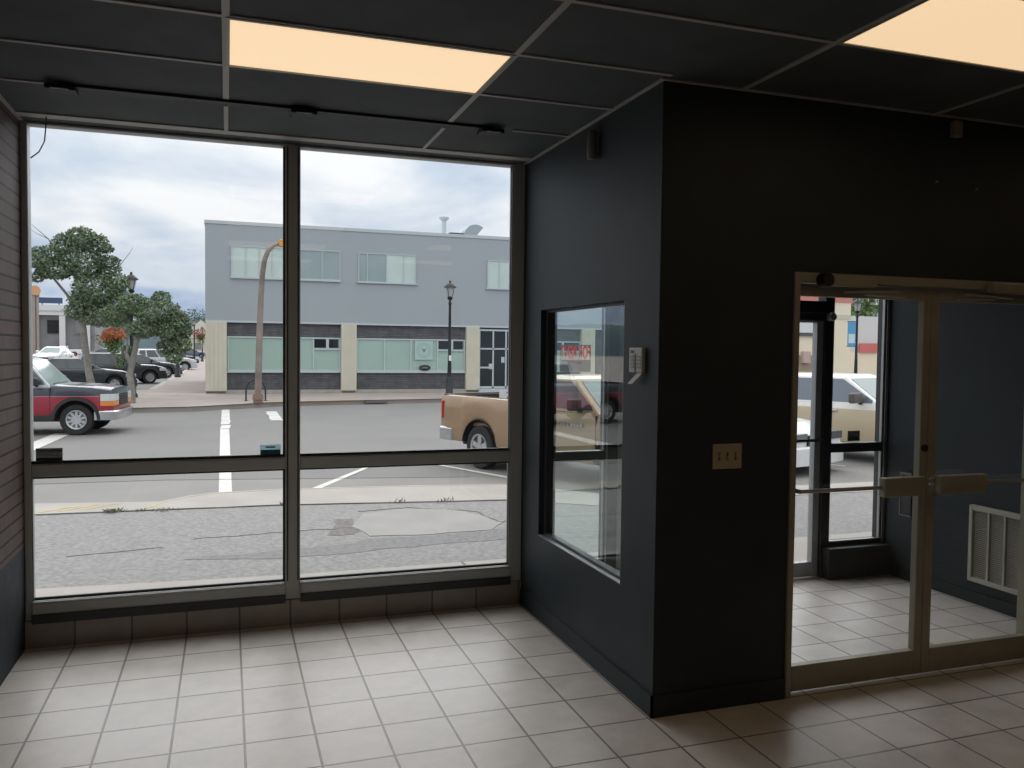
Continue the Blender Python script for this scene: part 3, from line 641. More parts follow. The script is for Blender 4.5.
t = empty('open_sign', (8.5, YL-0.091, 0.86)); tag(t, 'black oval OPEN sign low in the window under the ring emblem', 'sign')
MB().lathe([(0, 0), (0.21, 0), (0.21, 0.02), (0, 0.02)], (0, -0.03, 0), 'y', 32).build('panel', M_black, t).matrix_local = Matrix.Translation((0, 0, 0.135)) @ Matrix.Diagonal((1.25, 1, 0.62, 1))
text('lettering', 'OPEN', 0.13, mat('sign_letter_grey', (0.35, 0.37, 0.37), rough=0.5), Matrix.Translation((0, -0.034, 0.135)) @ Matrix.Rotation(PI/2, 4, 'X'), t)
# entrance doors of the office
e = MB(); y = YL
e.box(11.06, 13.64, y-0.07, y, 2.72, 2.80).box(11.06, 13.64, y-0.07, y, 1.86, 1.93)
for x in (11.06, 11.73, 12.36, 12.98, 13.58): e.box(x, x+0.07, y-0.07, y, 0.05, 2.72)
e.box(11.13, 13.58, y-0.07, y, 0.05, 0.14).box(11.13, 11.73, y-0.075, y-0.005, 0.98, 1.06)
er = e.build('entrance', M_silver, bd)
MB().box(11.13, 13.6, y-0.04, y-0.02, 0.14, 2.72).build('entrance_glass', M_darkglass, er)
MB().box(12.16, 12.32, y-0.085, y-0.072, 1.25, 1.52).build('paper_notice', M_cap, er); MB().box(11.55, 11.73, y-0.085, y-0.072, 0.95, 1.2).build('paper_notice', M_cap, er)
MB().box(11.0, 13.7, y-0.45, y-0.09, -0.115, 0.04).build('entrance_step', M_cap, bd)
# roof vents
t = tag(empty('roof_vent_pipe', (10.05, 40, 6.98)), 'pale metal vent stack with cap on the grey building roof', 'roof vent')
MB().tube([(0, 0, 0.1), (0, 0, 1.15)], 0.11, 12).build('pipe', M_cap, t); MB().lathe([(0.0, 1.35), (0.24, 1.32), (0.24, 1.26), (0.14, 1.15), (0, 1.15)], n=16).build('cap', M_cap, t, smooth=30)
MB().box(-0.36, 0.3, -0.3, 0.3, 0, 0.45).build('base', M_cap, t)
t = tag(empty('roof_unit', (10.65, 40.2, 6.98)), 'small dark box unit on grey roof between stack and hood', 'roof unit')
MB().box(-0.3, 0.32, -0.3, 0.3, 0.0, 0.55).build('cabinet', M_dkgrey, t, bevel=0.02); MB().box(-0.33, 0.35, -0.33, 0.33, 0.5501, 0.59).build('lid', M_dkgrey, t)
t = tag(empty('roof_exhaust_hood', (10.98, 40, 6.98)), 'grey curved exhaust hood on the grey building roof', 'roof vent')
rings = []
for k in range(10):
    a = PI*0.72*k/9; c = Vector((0.60, 0, 0.42)); r0, r1 = 0.10, 0.60
    d = Vector((-math.cos(a), 0, math.sin(a)))
    rings.append([c+d*r0+Vector((0, -0.3, 0)), c+d*r1+Vector((0, -0.3, 0)), c+d*r1+Vector((0, 0.3, 0)), c+d*r0+Vector((0, 0.3, 0))])
MB().loft(rings).build('hood', mat('hood_grey', (0.30, 0.34, 0.36), rough=0.5), t)
MB().box(0.0, 0.5, -0.3, 0.3, 0, 0.42).build('duct', M_cap, t)

# ------------------------------------------------------------------ cream building seen through the entry
t = empty('shop_building', (0, 0, 0)); tag(t, 'cream one-storey shop with a red top band, seen through the entry', 'building')
M_shop = mat('cream_stucco', (0.84, 0.765, 0.59), rough=0.85, var=0.04, vscale=1)
M_redband = mat('faded_red_band', (0.62, 0.24, 0.20), rough=0.7)
MB().box(23.6, 32.0, 37, 47, -0.115, 4.62).build('wall', M_shop, t)
MB().box(23.55, 32.05, 36.95, 47.05, 4.62, 4.95).build('roof_band', M_redband, t)
MB().box(23.6, 32.0, 36.97, 36.999, 3.72, 3.95).build('wall_trim', M_cream, t)
MB().box(28.1, 30.05, 36.9, 36.999, 2.95, 3.70).build('sign_panel', mat('sign_white_blue', (0.72, 0.75, 0.78), rough=0.5), t)
MB().box(28.1, 30.05, 36.88, 36.999, 2.78, 2.949).build('sign_shelf', M_dkgrey, t)
k = MB().box(28.8, 29.25, 36.75, 36.999, 1.35, 1.95).build('wall_lamp', mat('lamp_pinkish', (0.55, 0.42, 0.38), rough=0.6), t)
MB().box(28.2, 29.9, 36.96, 36.999, 0.9, 1.75).build('wall_niche', mat('niche_brown', (0.34, 0.29, 0.22), rough=0.9), t)
t = empty('corner_building', (0, 0, 0)); tag(t, 'white building with small red sign band behind banner lamp post', 'building')
MB().box(37.0, 60, 44, 58, -0.115, 4.3).build('upper_wall', mat('white_stucco', (0.66, 0.66, 0.66), rough=0.8), t)
MB().box(36.9, 60, 43.93, 43.999, -0.115, 1.95).build('lower_wall', M_shop, t)
MB().box(38.7, 40.1, 43.80, 43.92, 1.95, 2.55).build('sign_band', mat('sign_red', (0.62, 0.17, 0.15), rough=0.6), t)
MB().box(40.9, 41.4, 43.85, 43.92, 0, 2.6).build('pillar', mat('pillar_salmon', (0.60, 0.33, 0.26), rough=0.7), t)

# ------------------------------------------------------------------ far buildings up the cross street
M_fa = mat('fascia_white', (0.66, 0.67, 0.68), rough=0.8); M_fb = mat('storefront_grey', (0.24, 0.25, 0.26), rough=0.7, var=0.2, vscale=0.2)
t = empty('fascia_building', (0, 0, 0)); tag(t, 'low white-fascia storefront far up the cross street at left', 'building')
MB().box(-46, -29, 214, 228, -0.115, 8.7).build('wall', M_fb, t)
MB().box(-46.3, -28.7, 212.5, 228.3, 8.7, 11.0).build('fascia', M_fa, t)
MB().box(-46.4, -28.6, 212.3, 212.499, 9.6, 9.85).build('fascia_line', M_cap, t)
for x in (-41, -35.5, -30.5): MB().box(x-0.6, x+0.6, 212.6, 213.6, -0.115, 8.699).build('pillar', M_fa, t)
for x in (-44.4, -38.7, -33): MB().box(x, x+2.6, 213.7, 213.999, 4.6, 7.6).build('window', M_fb if x != -38.7 else M_darkglass, t)
t = empty('roof_billboard', (-38.0, 214, 11.0)); tag(t, 'dark blue sign board standing on the distant white storefront roof', 'sign')
MB().box(-2.4, 2.4, -0.2, 0.2, 0.4, 1.7).build('panel', mat('billboard_navy', (0.05, 0.08, 0.16), rough=0.6), t); MB().box(-1.8, -1.6, -0.1, 0.1, 0, 0.4).build('post', M_dkgrey, t); MB().box(1.6, 1.8, -0.1, 0.1, 0, 0.4).build('post', M_dkgrey, t)
t = empty('brick_storefront', (0, 0, 0)); tag(t, 'brown brick building at far left edge beside the brick wall', 'building')
MB().box(-46, -34.9, 165, 185, -0.115, 11.3).build('wall', mat('far_brown_brick', (0.27, 0.22, 0.19), rough=0.9, var=0.1, vscale=0.6), t)
MB().box(-46.1, -34.8, 164.9, 185.1, 11.3, 11.8).build('parapet', M_dkgrey, t)
MB().box(-38, -35.3, 164.8, 164.999, 4.0, 5.6).build('sign_panel', M_shop, t)
t = empty('round_sign', (-31.3, 163, -0.12)); tag(t, 'orange round sign on a tall post beside the far brown building', 'sign')
MB().lathe([(0, 0), (0.85, 0), (0.85, 0.3), (0, 0.3)], (0, -0.15, 11.4), 'y', 16).build('disc', mat('sign_orange', (0.60, 0.33, 0.17), rough=0.6), t); MB().tube([(0, 0.3, 0), (0, 0.3, 11.6)], 0.12, 8).build('post', M_dkgrey, t)
t = empty('gable_house', (-5.2, 205, -0.12)); tag(t, 'pale gabled house at the far end of the cross street', 'house')
MB().box(-5, 4, 0, 8, 0, 4).build('wall', mat('house_cream', (0.62, 0.57, 0.48), rough=0.8), t)
MB().prism([(-5.4, -0.3, 4), (4.4, -0.3, 4), (-0.5, -0.3, 8.2)], (0, 8.6, 0)).build('roof', mat('house_gable', (0.66, 0.63, 0.56), rough=0.8), t)
MB().box(-2, -0.5, -0.05, -0.001, 1.4, 2.9).build('window', M_fb, t); MB().box(1.2, 2.7, -0.05, -0.001, 1.4, 2.9).build('window', M_fb, t)

# distant hills and tree line
def hills():
    b = MB(); n = 60; rings = []
    for j, (y, zf) in enumerate(((380, 0), (420, 0.8), (470, 1.0), (560, 0.7), (700, 0.0))):
        row = []
        for i in range(n+1):
            x = -330+660*i/n; h = 17+5*noise.noise(Vector((x*0.008, 3.1, 0)))+4*noise.noise(Vector((x*0.03, 1.1, j)))
            row.append(Vector((x, y, -0.7+h*zf)))
        rings.append(row)
    vs = [[b.bm.verts.new(p) for p in r] for r in rings]
    for j in range(len(vs)-1):
        for i in range(n): b.bm.faces.new((vs[j][i], vs[j][i+1], vs[j+1][i+1], vs[j+1][i]))
    return struct(b.build('hills', mat('hill_green', (0.07, 0.11, 0.125), rough=1, var=0.25, vscale=0.02), smooth=60))
hills()

# ------------------------------------------------------------------ trees
M_leafA = mat('leaf_grey_green', (0.175, 0.235, 0.14), rough=0.7, var=0.3, vscale=1.4)
M_leafB = mat('leaf_green', (0.165, 0.225, 0.125), rough=0.7, var=0.3, vscale=1.8)
M_leafF = mat('leaf_far', (0.10, 0.15, 0.085), rough=0.8, var=0.4, vscale=0.4)
M_bark = mat('pale_bark', (0.24, 0.23, 0.205), rough=0.9, var=0.25, vscale=6, bump=0.4, bscale=20)
def foliage(blobs, n, size, m, parent, name='foliage', rng=None):
    b = MB(); rng = rng or random; tot = sum(r[3]*r[4] for r in blobs)
    for (x, y, z, rx, rz) in blobs:
        for _ in range(int(n*rx*rz/tot)):
            while True:
                d = Vector((rng.uniform(-1, 1), rng.uniform(-1, 1), rng.uniform(-1, 1)))
                if 0.01 < d.length < 1: break
            d = d.normalized()*(d.length**0.45)*rng.uniform(0.85, 1.12)
            p = Vector((x+d.x*rx, y+d.y*rx*0.9, z+d.z*rz)); s = size*rng.uniform(0.6, 1.3)
            u = Vector((rng.gauss(0, 1), rng.gauss(0, 1), rng.gauss(0, 0.7))).normalized(); v = u.cross(Vector((rng.gauss(0, 1), rng.gauss(0, 1), rng.gauss(0, 1)))).normalized()
            q = [p-u*s*0.5, p+v*s*0.28, p+u*s*0.5+Vector((0, 0, -0.1*s)), p-v*s*0.28]
            b.bm.faces.new([b.bm.verts.new(c) for c in q])
    return b.build(name, m, parent)
def px_blobs(lst, px0, sx, sz, base):
    return [((px-px0)*sx, 0.15*((i*7) % 5-2)*0.4, (346-y)*sz+base, rx*sx, ry*sz) for i, (px, y, rx, ry) in enumerate(lst)]
# tall tree
t = empty('street_tree', (-4.75, 33.6, ZW)); tag(t, 'tall grey-green street tree rising behind the red pickup', 'tree')
blA = px_blobs([(85, 249, 13, 11), (72, 254, 11, 9), (96, 252, 10, 9), (60, 264, 12, 8), (44, 262, 8, 4), (52, 270, 13, 7), (66, 276, 16, 10), (86, 270, 20, 15), (105, 257, 6, 4), (105, 272, 11, 10), (111, 288, 11, 10), (51, 285, 6, 5), (58, 280, 7, 6), (97, 294, 20, 15), (82, 314, 11, 8), (114, 305, 12, 12), (100, 320, 17, 8), (90, 306, 16, 12)], 90, 0.0425, 0.0395, 1.94)
foliage(blA, 15000, 0.125, M_leafA, t)
def Pa(px, y): return Vector(((px-90)*0.0425, 0, (346-y)*0.0395+1.94))
b = MB(); b.tube([(0.12, 0, 0.0), (0.08, 0, 0.5), Pa(90, 372), Pa(87, 345), Pa(85, 318), Pa(84, 290), Pa(82, 262), Pa(84, 240)], [0.16, 0.14, 0.125, 0.115, 0.10, 0.08, 0.05, 0.02], 10)
b.tube([Pa(86, 330), Pa(74, 300), Pa(60, 280), Pa(46, 268)], [0.06, 0.05, 0.035, 0.015], 8).tube([Pa(85, 318), Pa(100, 295), Pa(112, 275)], [0.06, 0.045, 0.02], 8).tube([Pa(84, 290), Pa(70, 268), Pa(60, 250), Pa(48, 238)], [0.05, 0.03, 0.018, 0.006], 8).tube([Pa(60, 250), Pa(52, 246), Pa(44, 240)], [0.014, 0.01, 0.004], 6).tube([Pa(84, 290), Pa(96, 262), Pa(104, 248)], [0.045, 0.03, 0.01], 8).tube([Pa(112, 275), Pa(122, 260), Pa(125, 254)], [0.015, 0.01, 0.004], 6)
b.build('trunk', M_bark, t, smooth=60)
# small corner tree
t = empty('street_tree', (-3.12, 31.2, ZW)); tag(t, 'small bushy street tree with a leaning pale trunk at the corner', 'tree')
sx, sz = 0.0405, 0.0375
blB = px_blobs([(150, 314, 18, 12), (133, 308, 13, 10), (118, 318, 12, 10), (160, 328, 14, 11), (166, 320, 10, 9), (141, 330, 14, 8), (172, 330, 7, 8), (160, 346, 10, 8), (169, 344, 9, 9), (154, 301, 8, 6), (164, 356, 7, 5), (122, 360, 4, 6), (127, 350, 5, 5)], 130, sx, sz, 1.94)
foliage(blB, 11000, 0.105, M_leafB, t)
def Pb(px, y): return Vector(((px-130)*sx, 0, (346-y)*sz+1.94))
b = MB(); b.tube([(0, 0, 0), (0.02, 0, 0.5), Pb(129, 372), Pb(132, 355), Pb(135, 340), Pb(140, 326), Pb(150, 310)], [0.14, 0.12, 0.11, 0.10, 0.085, 0.06, 0.02], 10)
b.tube([Pb(130, 362), Pb(126, 352), Pb(128, 345)], [0.09, 0.07, 0.03], 8).tube([Pb(136, 338), Pb(155, 330), Pb(172, 330)], [0.05, 0.035, 0.015], 8).tube([Pb(135, 340), Pb(128, 322), Pb(124, 312)], [0.05, 0.03, 0.015], 8)
b.build('trunk', M_bark, t, smooth=60)
# distant trees
def far_tree(x, y, h, w, label, m=M_leafF, n=900, seed=0):
    rng = random.Random(seed*31+5)
    t = empty('distant_tree', (x, y, ZW)); tag(t, label, 'tree', 'trees far up the cross street' if x < 20 else 'trees behind the corner buildings')
    bl = [(rng.uniform(-0.3, 0.3)*w, rng.uniform(-0.2, 0.2)*w, h*rng.uniform(0.4, 0.82), w*0.32, h*0.2) for _ in range(7)]+[(0, 0, h*0.84, w*0.2, h*0.15)]
    foliage(bl, n, 0.06*w, m, t, rng=rng)
    MB().tube([(0, 0, 0), (0.1, 0, h*0.35), (0, 0, h*0.7)], [0.03*h, 0.022*h, 0.01*h], 8).build('trunk', M_bark, t, smooth=60)
for i, (x, y, h, w, lb) in enumerate(((-26, 250, 12, 11, 'rounded distant tree right of the white-fascia storefront'), (-18, 262, 13, 12, 'distant tree behind the parked white pickup'), (-12.0, 240, 10, 9, 'distant tree seen under the corner tree'), (-7.5, 255, 13, 11, 'distant tree left of the pale gabled house'), (-3.4, 232, 11, 7, 'distant tree directly left of the grey building corner'), (-22, 190, 6, 7, 'low distant shrub-like tree behind the orange flower basket'))):
    far_tree(x, y, h, w, lb, seed=i)
M_leafG = mat('leaf_bright', (0.14, 0.22, 0.07), rough=0.7, var=0.35, vscale=0.8)
far_tree(66.5, 74, 11.5, 9, 'bright green tree rising behind the white corner building', M_leafG, 2200, 11)
far_tree(77.0, 78, 11, 9, 'bright green tree further right behind the white building', M_leafG, 1500, 12)

# ------------------------------------------------------------------ lamp posts, signal, bike rack, baskets
M_lamp = mat('black_lamp_paint', (0.018, 0.022, 0.026), rough=0.45)
M_lens = mat('lantern_lens', (0.42, 0.45, 0.44), rough=0.3)
def lamp_post(x, y, label, banner=None, arm=None, z=ZW):
    t = empty('lamp_post', (x, y, z)); tag(t, label, 'street lamp', 'black lantern street lamps')
    MB().lathe([(0, 0), (0.20, 0), (0.20, 0.12), (0.15, 0.18), (0.15, 0.75), (0.10, 0.85), (0, 0.85)], n=16).build('base', M_lamp, t, smooth=40)
    MB().lathe([(0.09, 0.85), (0.075, 1.6), (0.085, 1.63), (0.07, 1.68), (0.05, 3.75), (0.075, 3.8), (0.06, 3.86), (0.045, 3.95), (0, 3.95)], n=12).build('pole', M_lamp, t, smooth=40)
    l = MB().lathe([(0, 3.95), (0.09, 3.97), (0.12, 4.06), (0.05, 4.10), (0, 4.10)], n=12).build('lantern', M_lamp, t, smooth=40)
    MB().lathe([(0.0, 4.1001), (0.11, 4.1001), (0.19, 4.46), (0, 4.46)], n=8).build('lens', M_lens, l)
    MB().lathe([(0.0, 4.4605), (0.26, 4.4605), (0.25, 4.49), (0.12, 4.62), (0.05, 4.66), (0.04, 4.74), (0, 4.76)], n=16).build('cap', M_lamp, l, smooth=40)
    b = MB()
    for k in range(4):
        a = PI/4+PI/2*k; b.tube([(0.115*math.cos(a), 0.115*math.sin(a), 4.10), (0.196*math.cos(a), 0.196*math.sin(a), 4.46)], 0.012, 6)
    b.build('cage', M_lamp, l)
    if banner:
        k = MB().box(-0.55, -0.07, -0.012, 0.012, 2.35, 3.55).build('banner', mat('banner_blue', (0.12, 0.36, 0.62), rough=0.7), t)
        MB().box(-0.5, -0.12, -0.016, -0.0125, 2.5, 2.95).build('banner_print', mat('banner_pale', (0.62, 0.75, 0.80), rough=0.7), k)
        MB().box(-0.6, 0, -0.014, 0.014, 3.552, 3.58).box(-0.6, 0, -0.014, 0.014, 2.32, 2.348).build('banner_arm', M_lamp, t)
    if arm:
        MB().tube([(0, 0, arm[1]+0.55), (arm[0]*0.5, 0, arm[1]+0.72), (arm[0], 0, arm[1]+0.60)], 0.018, 8).build('bracket_arm', M_lamp, t, smooth=60)
    return t
lamp_post(-3.43, 34.6, 'black lantern lamp post rising above the corner tree', arm=(-0.62, 2.2))
lamp_post(8.54, 32.9, 'black lantern lamp post in front of the grey building window')
lamp_post(-3.02, 57.5, 'second black lamp post up the cross street, past the corner tree')
lamp_post(-3.05, 87, 'third black lamp post up the cross street, with a flower basket', arm=(0.6, 2.98))
lamp_post(-3.2, 120, 'farthest thin black lamp post up the cross street, beside the grey building')
lamp_post(29.45, 33.6, 'black lamp post carrying a blue banner, seen through the entry', banner=True)
tag(MB().box(8.485, 8.595, 32.805, 32.813, 1.38, 1.60).build('pole_notice', M_white), 'small white notice taped on the lamp post in front of grey building', 'notice')
def basket(loc, s, cols, label, n=900):
    t = empty('flower_basket', loc); tag(t, label, 'flower basket', 'hanging flower baskets on the lamp posts')
    rng = random.Random(int(loc[1]))
    foliage([(0, 0, -0.18*s, 0.34*s, 0.30*s), (0, 0, -0.42*s, 0.22*s, 0.26*s)], n//2, 0.11*s, mat('basket_leaf', (0.15, 0.24, 0.06), rough=0.7, var=0.4, vscale=6), t, rng=rng)
    for c in cols: foliage([(0, 0, 0.16*s, 0.44*s, 0.26*s), (-0.1*s, 0, 0.0, 0.42*s, 0.2*s)], n//len(cols), 0.10*s, c, t, 'blossoms', rng=rng)
    MB().lathe([(0, -0.3*s), (0.14*s, -0.3*s), (0.26*s, 0), (0.0, 0)], n=16).build('pot', M_lamp, t)
    MB().tube([(0, 0, 0), (0, 0, 0.66)], 0.008, 6).tube([(0.2*s, 0, 0), (0, 0, 0.6)], 0.005, 6).tube([(-0.2*s, 0, 0), (0, 0, 0.6)], 0.005, 6).build('hanger', M_lamp, t)
basket((-4.05, 34.6, 2.14), 0.95, [mat('blossom_orange', (0.66, 0.24, 0.14), rough=0.7, var=0.3, vscale=5), mat('blossom_coral', (0.60, 0.22, 0.19), rough=0.7), mat('blossom_yellow', (0.75, 0.38, 0.06), rough=0.7)], 'orange flower basket hanging from the corner lamp post')
basket((-2.45, 87, 2.98), 1.5, [mat('blossom_faded', (0.35, 0.12, 0.09), rough=0.7, var=0.3, vscale=5)], 'dark red flower basket on the third lamp post up the street', 400)
# traffic signal pole with a curved top
t = empty('signal_pole', (1.02, 30.75, ZW)); tag(t, 'tall rusty-brown curved signal pole with yellow head, across the street', 'traffic signal')
MB().tube([(0, 0, 0.12), (0.02, 0, 1.2), (0.06, 0, 2.6), (0.10, 0, 3.7), (0.15, 0, 4.5), (0.22, 0, 5.0), (0.34, 0, 5.35), (0.52, 0, 5.56), (0.74, 0, 5.64)], [0.12, 0.115, 0.11, 0.10, 0.095, 0.09, 0.085, 0.08, 0.075], 14).build('pole', mat('rusty_pole', (0.27, 0.22, 0.195), rough=0.75, var=0.35, vscale=1.5), t, smooth=60)
MB().box(-0.16, 0.16, -0.16, 0.16, 0, 0.12).lathe([(0, 0.12), (0.2, 0.12), (0.17, 0.3), (0, 0.3)], n=12).build('base', mat('pole_base', (0.25, 0.16, 0.13), rough=0.8), t)
M_sig = mat('signal_yellow', (0.72, 0.33, 0.035), rough=0.5)
h = MB().box(0.72, 1.36, -0.14, 0.14, 5.52, 5.78).build('signal_head', M_sig, t, bevel=0.03)
b = MB()
for k in range(3):
    x = 0.85+0.19*k; b.lathe([(0.07, 0), (0.09, 0), (0.09, 0.2), (0.07, 0.2)], (x, 0.14, 5.65), 'y', 14)
b.build('visor', M_sig, h)
MB().box(0.66, 0.719, -0.05, 0.05, 5.59, 5.69).build('mount', M_sig, t)
# bike rack
t = empty('bike_rack', (0.98, 31.6, ZW)); tag(t, 'black looped bike rack around the foot of signal pole', 'bike rack')
def loop(x): return [(x-0.34, 0.3, 0), (x-0.34, 0.3, 0.45), (x-0.25, 0.3, 0.66), (x-0.08, 0.3, 0.76), (x+0.08, 0.3, 0.76), (x+0.25, 0.3, 0.66), (x+0.34, 0.3, 0.45), (x+0.34, 0.3, 0)]
MB().tube(loop(0.0), 0.03, 8).build('loop', M_lamp, t, smooth=60)
MB().box(-0.42, -0.26, 0.22, 0.38, 0, 0.012).box(0.26, 0.42, 0.22, 0.38, 0, 0.012).build('foot_plate', M_lamp, t)

# ------------------------------------------------------------------ vehicles
M_tyre = mat('tyre_rubber', (0.022, 0.022, 0.023), rough=0.85)
M_chrome = mat('chrome', (0.55, 0.56, 0.57), rough=0.18, metal=0.9)
M_rim = mat('rim_silver', (0.52, 0.53, 0.54), rough=0.3, metal=0.6)
M_rimdark = mat('rim_shadow_grey', (0.06, 0.06, 0.065), rough=0.6)
M_trim = mat('vehicle_black_trim', (0.02, 0.021, 0.023), rough=0.6)
M_carglass = mat('vehicle_glass', (0.05, 0.065, 0.068), rough=0.05, coat=0.5)
M_shield = mat('windshield_glass', (0.22, 0.285, 0.28), rough=0.06, coat=0.6)  # pale base colour stands in for the reflected sky
M_head = mat('headlight_lens', (0.62, 0.64, 0.64), rough=0.12, coat=0.5)
M_amber = mat('amber_lens', (0.75, 0.25, 0.05), rough=0.2)
M_tail = mat('red_lens', (0.55, 0.02, 0.02), rough=0.2)
def lerp(pts, x):
    if x <= pts[0][0]: return pts[0][1]
    for (x0, z0), (x1, z1) in zip(pts, pts[1:]):
        if x <= x1: return z0+(z1-z0)*(x-x0)/(x1-x0)
    return pts[-1][1]
def wheel(parent, x, y, R, side, style, w=0.24):
    """side -1 right, +1 left; the outer face is at y"""
    yo, yi = y, y-side*w
    b = MB(); k = side
    b.lathe([(R*0.60, yi), (R*0.93, yi), (R, yi+k*0.03), (R, yo-k*0.03), (R*0.94, yo-k*0.004), (R*0.66, yo), (R*0.60, yo-k*0.01), (R*0.60, yi)], (x, 0, R), 'y', 32)
    t = b.build('wheel', M_tyre, parent, smooth=40)
    r = MB()
    MB().lathe([(0, yo-k*0.075), (R*0.6, yo-k*0.075), (R*0.6, yi+k*0.02), (0, yi+k*0.02)], (x, 0, R), 'y', 20).build('hub_disc', M_rimdark, t, smooth=40)
    r.lathe([(R*0.54, yo-k*0.06), (R*0.62, yo-k*0.02), (R*0.62, yo+k*0.004), (R*0.585, yo+k*0.004), (R*0.54, yo-k*0.012), (R*0.54, yo-k*0.06)], (x, 0, R), 'y', 32)
    r.lathe([(0, yo-k*0.074), (R*0.17, yo-k*0.074), (R*0.15, yo-k*0.01), (0, yo-k*0.005)], (x, 0, R), 'y', 16)
    n = {'five': 5, 'steel': 10, 'multi': 8}[style]; wd = {'five': 0.24, 'steel': 0.13, 'multi': 0.13}[style]*R
    for i in range(n):
        a = 2*PI*i/n+0.3; M = Matrix.Rotation(-a, 3, 'Y')
        c = Vector((x, yo-k*0.032, R))+M @ Vector((R*0.36, 0, 0)); r.obox(c, (R*0.42, 0.035, wd), M)
    if style == 'steel': r.lathe([(R*0.16, yo-k*0.03), (R*0.32, yo-k*0.03), (R*0.30, yo-k*0.008), (R*0.16, yo-k*0.008)], (x, 0, R), 'y', 24)
    r.build('rim', M_rim, t, smooth=40); return t

def body(D, top, x0, x1, W, base, wheels, nm, m, parent, tuck=None, rows=7):
    xs = set(x0+(x1-x0)*i/14 for i in range(15))
    for xw, ra in wheels:
        for i in range(17):
            x = xw+ra*math.cos(PI*i/16)*0.999
            if x0 < x < x1: xs.add(x)
        for q in (xw-ra-0.002, xw+ra+0.002):
            if x0 < q < x1: xs.add(q)
    for x, z in top:
        if x0 < x < x1: xs.add(x)
    xs = sorted(xs); xs = [x for i, x in enumerate(xs) if i == 0 or x-xs[i-1] > 0.0008]
    R = D['R']; rings = []
    for x in xs:
        zl = base
        for xw, ra in wheels:
            if abs(x-xw) < ra: zl = max(zl, R+math.sqrt(ra*ra-(x-xw)**2))
        zt = max(lerp(top, x), zl+0.06)
        e = 1.0
        for lim, sgn in ((x1, 1), (x0, -1)):
            q = (lim-x)*sgn
            if q < 0.45 and ((sgn == 1 and D.get('round_f', 1)) or (sgn == -1 and D.get('round_r', 1))): e = min(e, 0.90+0.10*math.sqrt(max(0, 1-(1-q/0.45)**2)))
        ring = []
        prof = [(0, 0.955), (0.12, 0.985), (0.35, 1.0), (0.6, 1.0), (0.82, 0.985), (0.95, 0.955), (1.0, 0.90)]
        for s, seq in ((-1, prof), (1, prof[::-1])):
            for t, f in seq:
                z = zl+(zt-zl)*t
                ring.append(Vector((x, s*W*e*f, z)))
            if s == -1: ring += [Vector((x, -W*e*0.45, zt+0.022)), Vector((x, W*e*0.45, zt+0.022))]
        rings.append(ring)
    return MB().loft(rings).build(nm, m, parent, smooth=32)

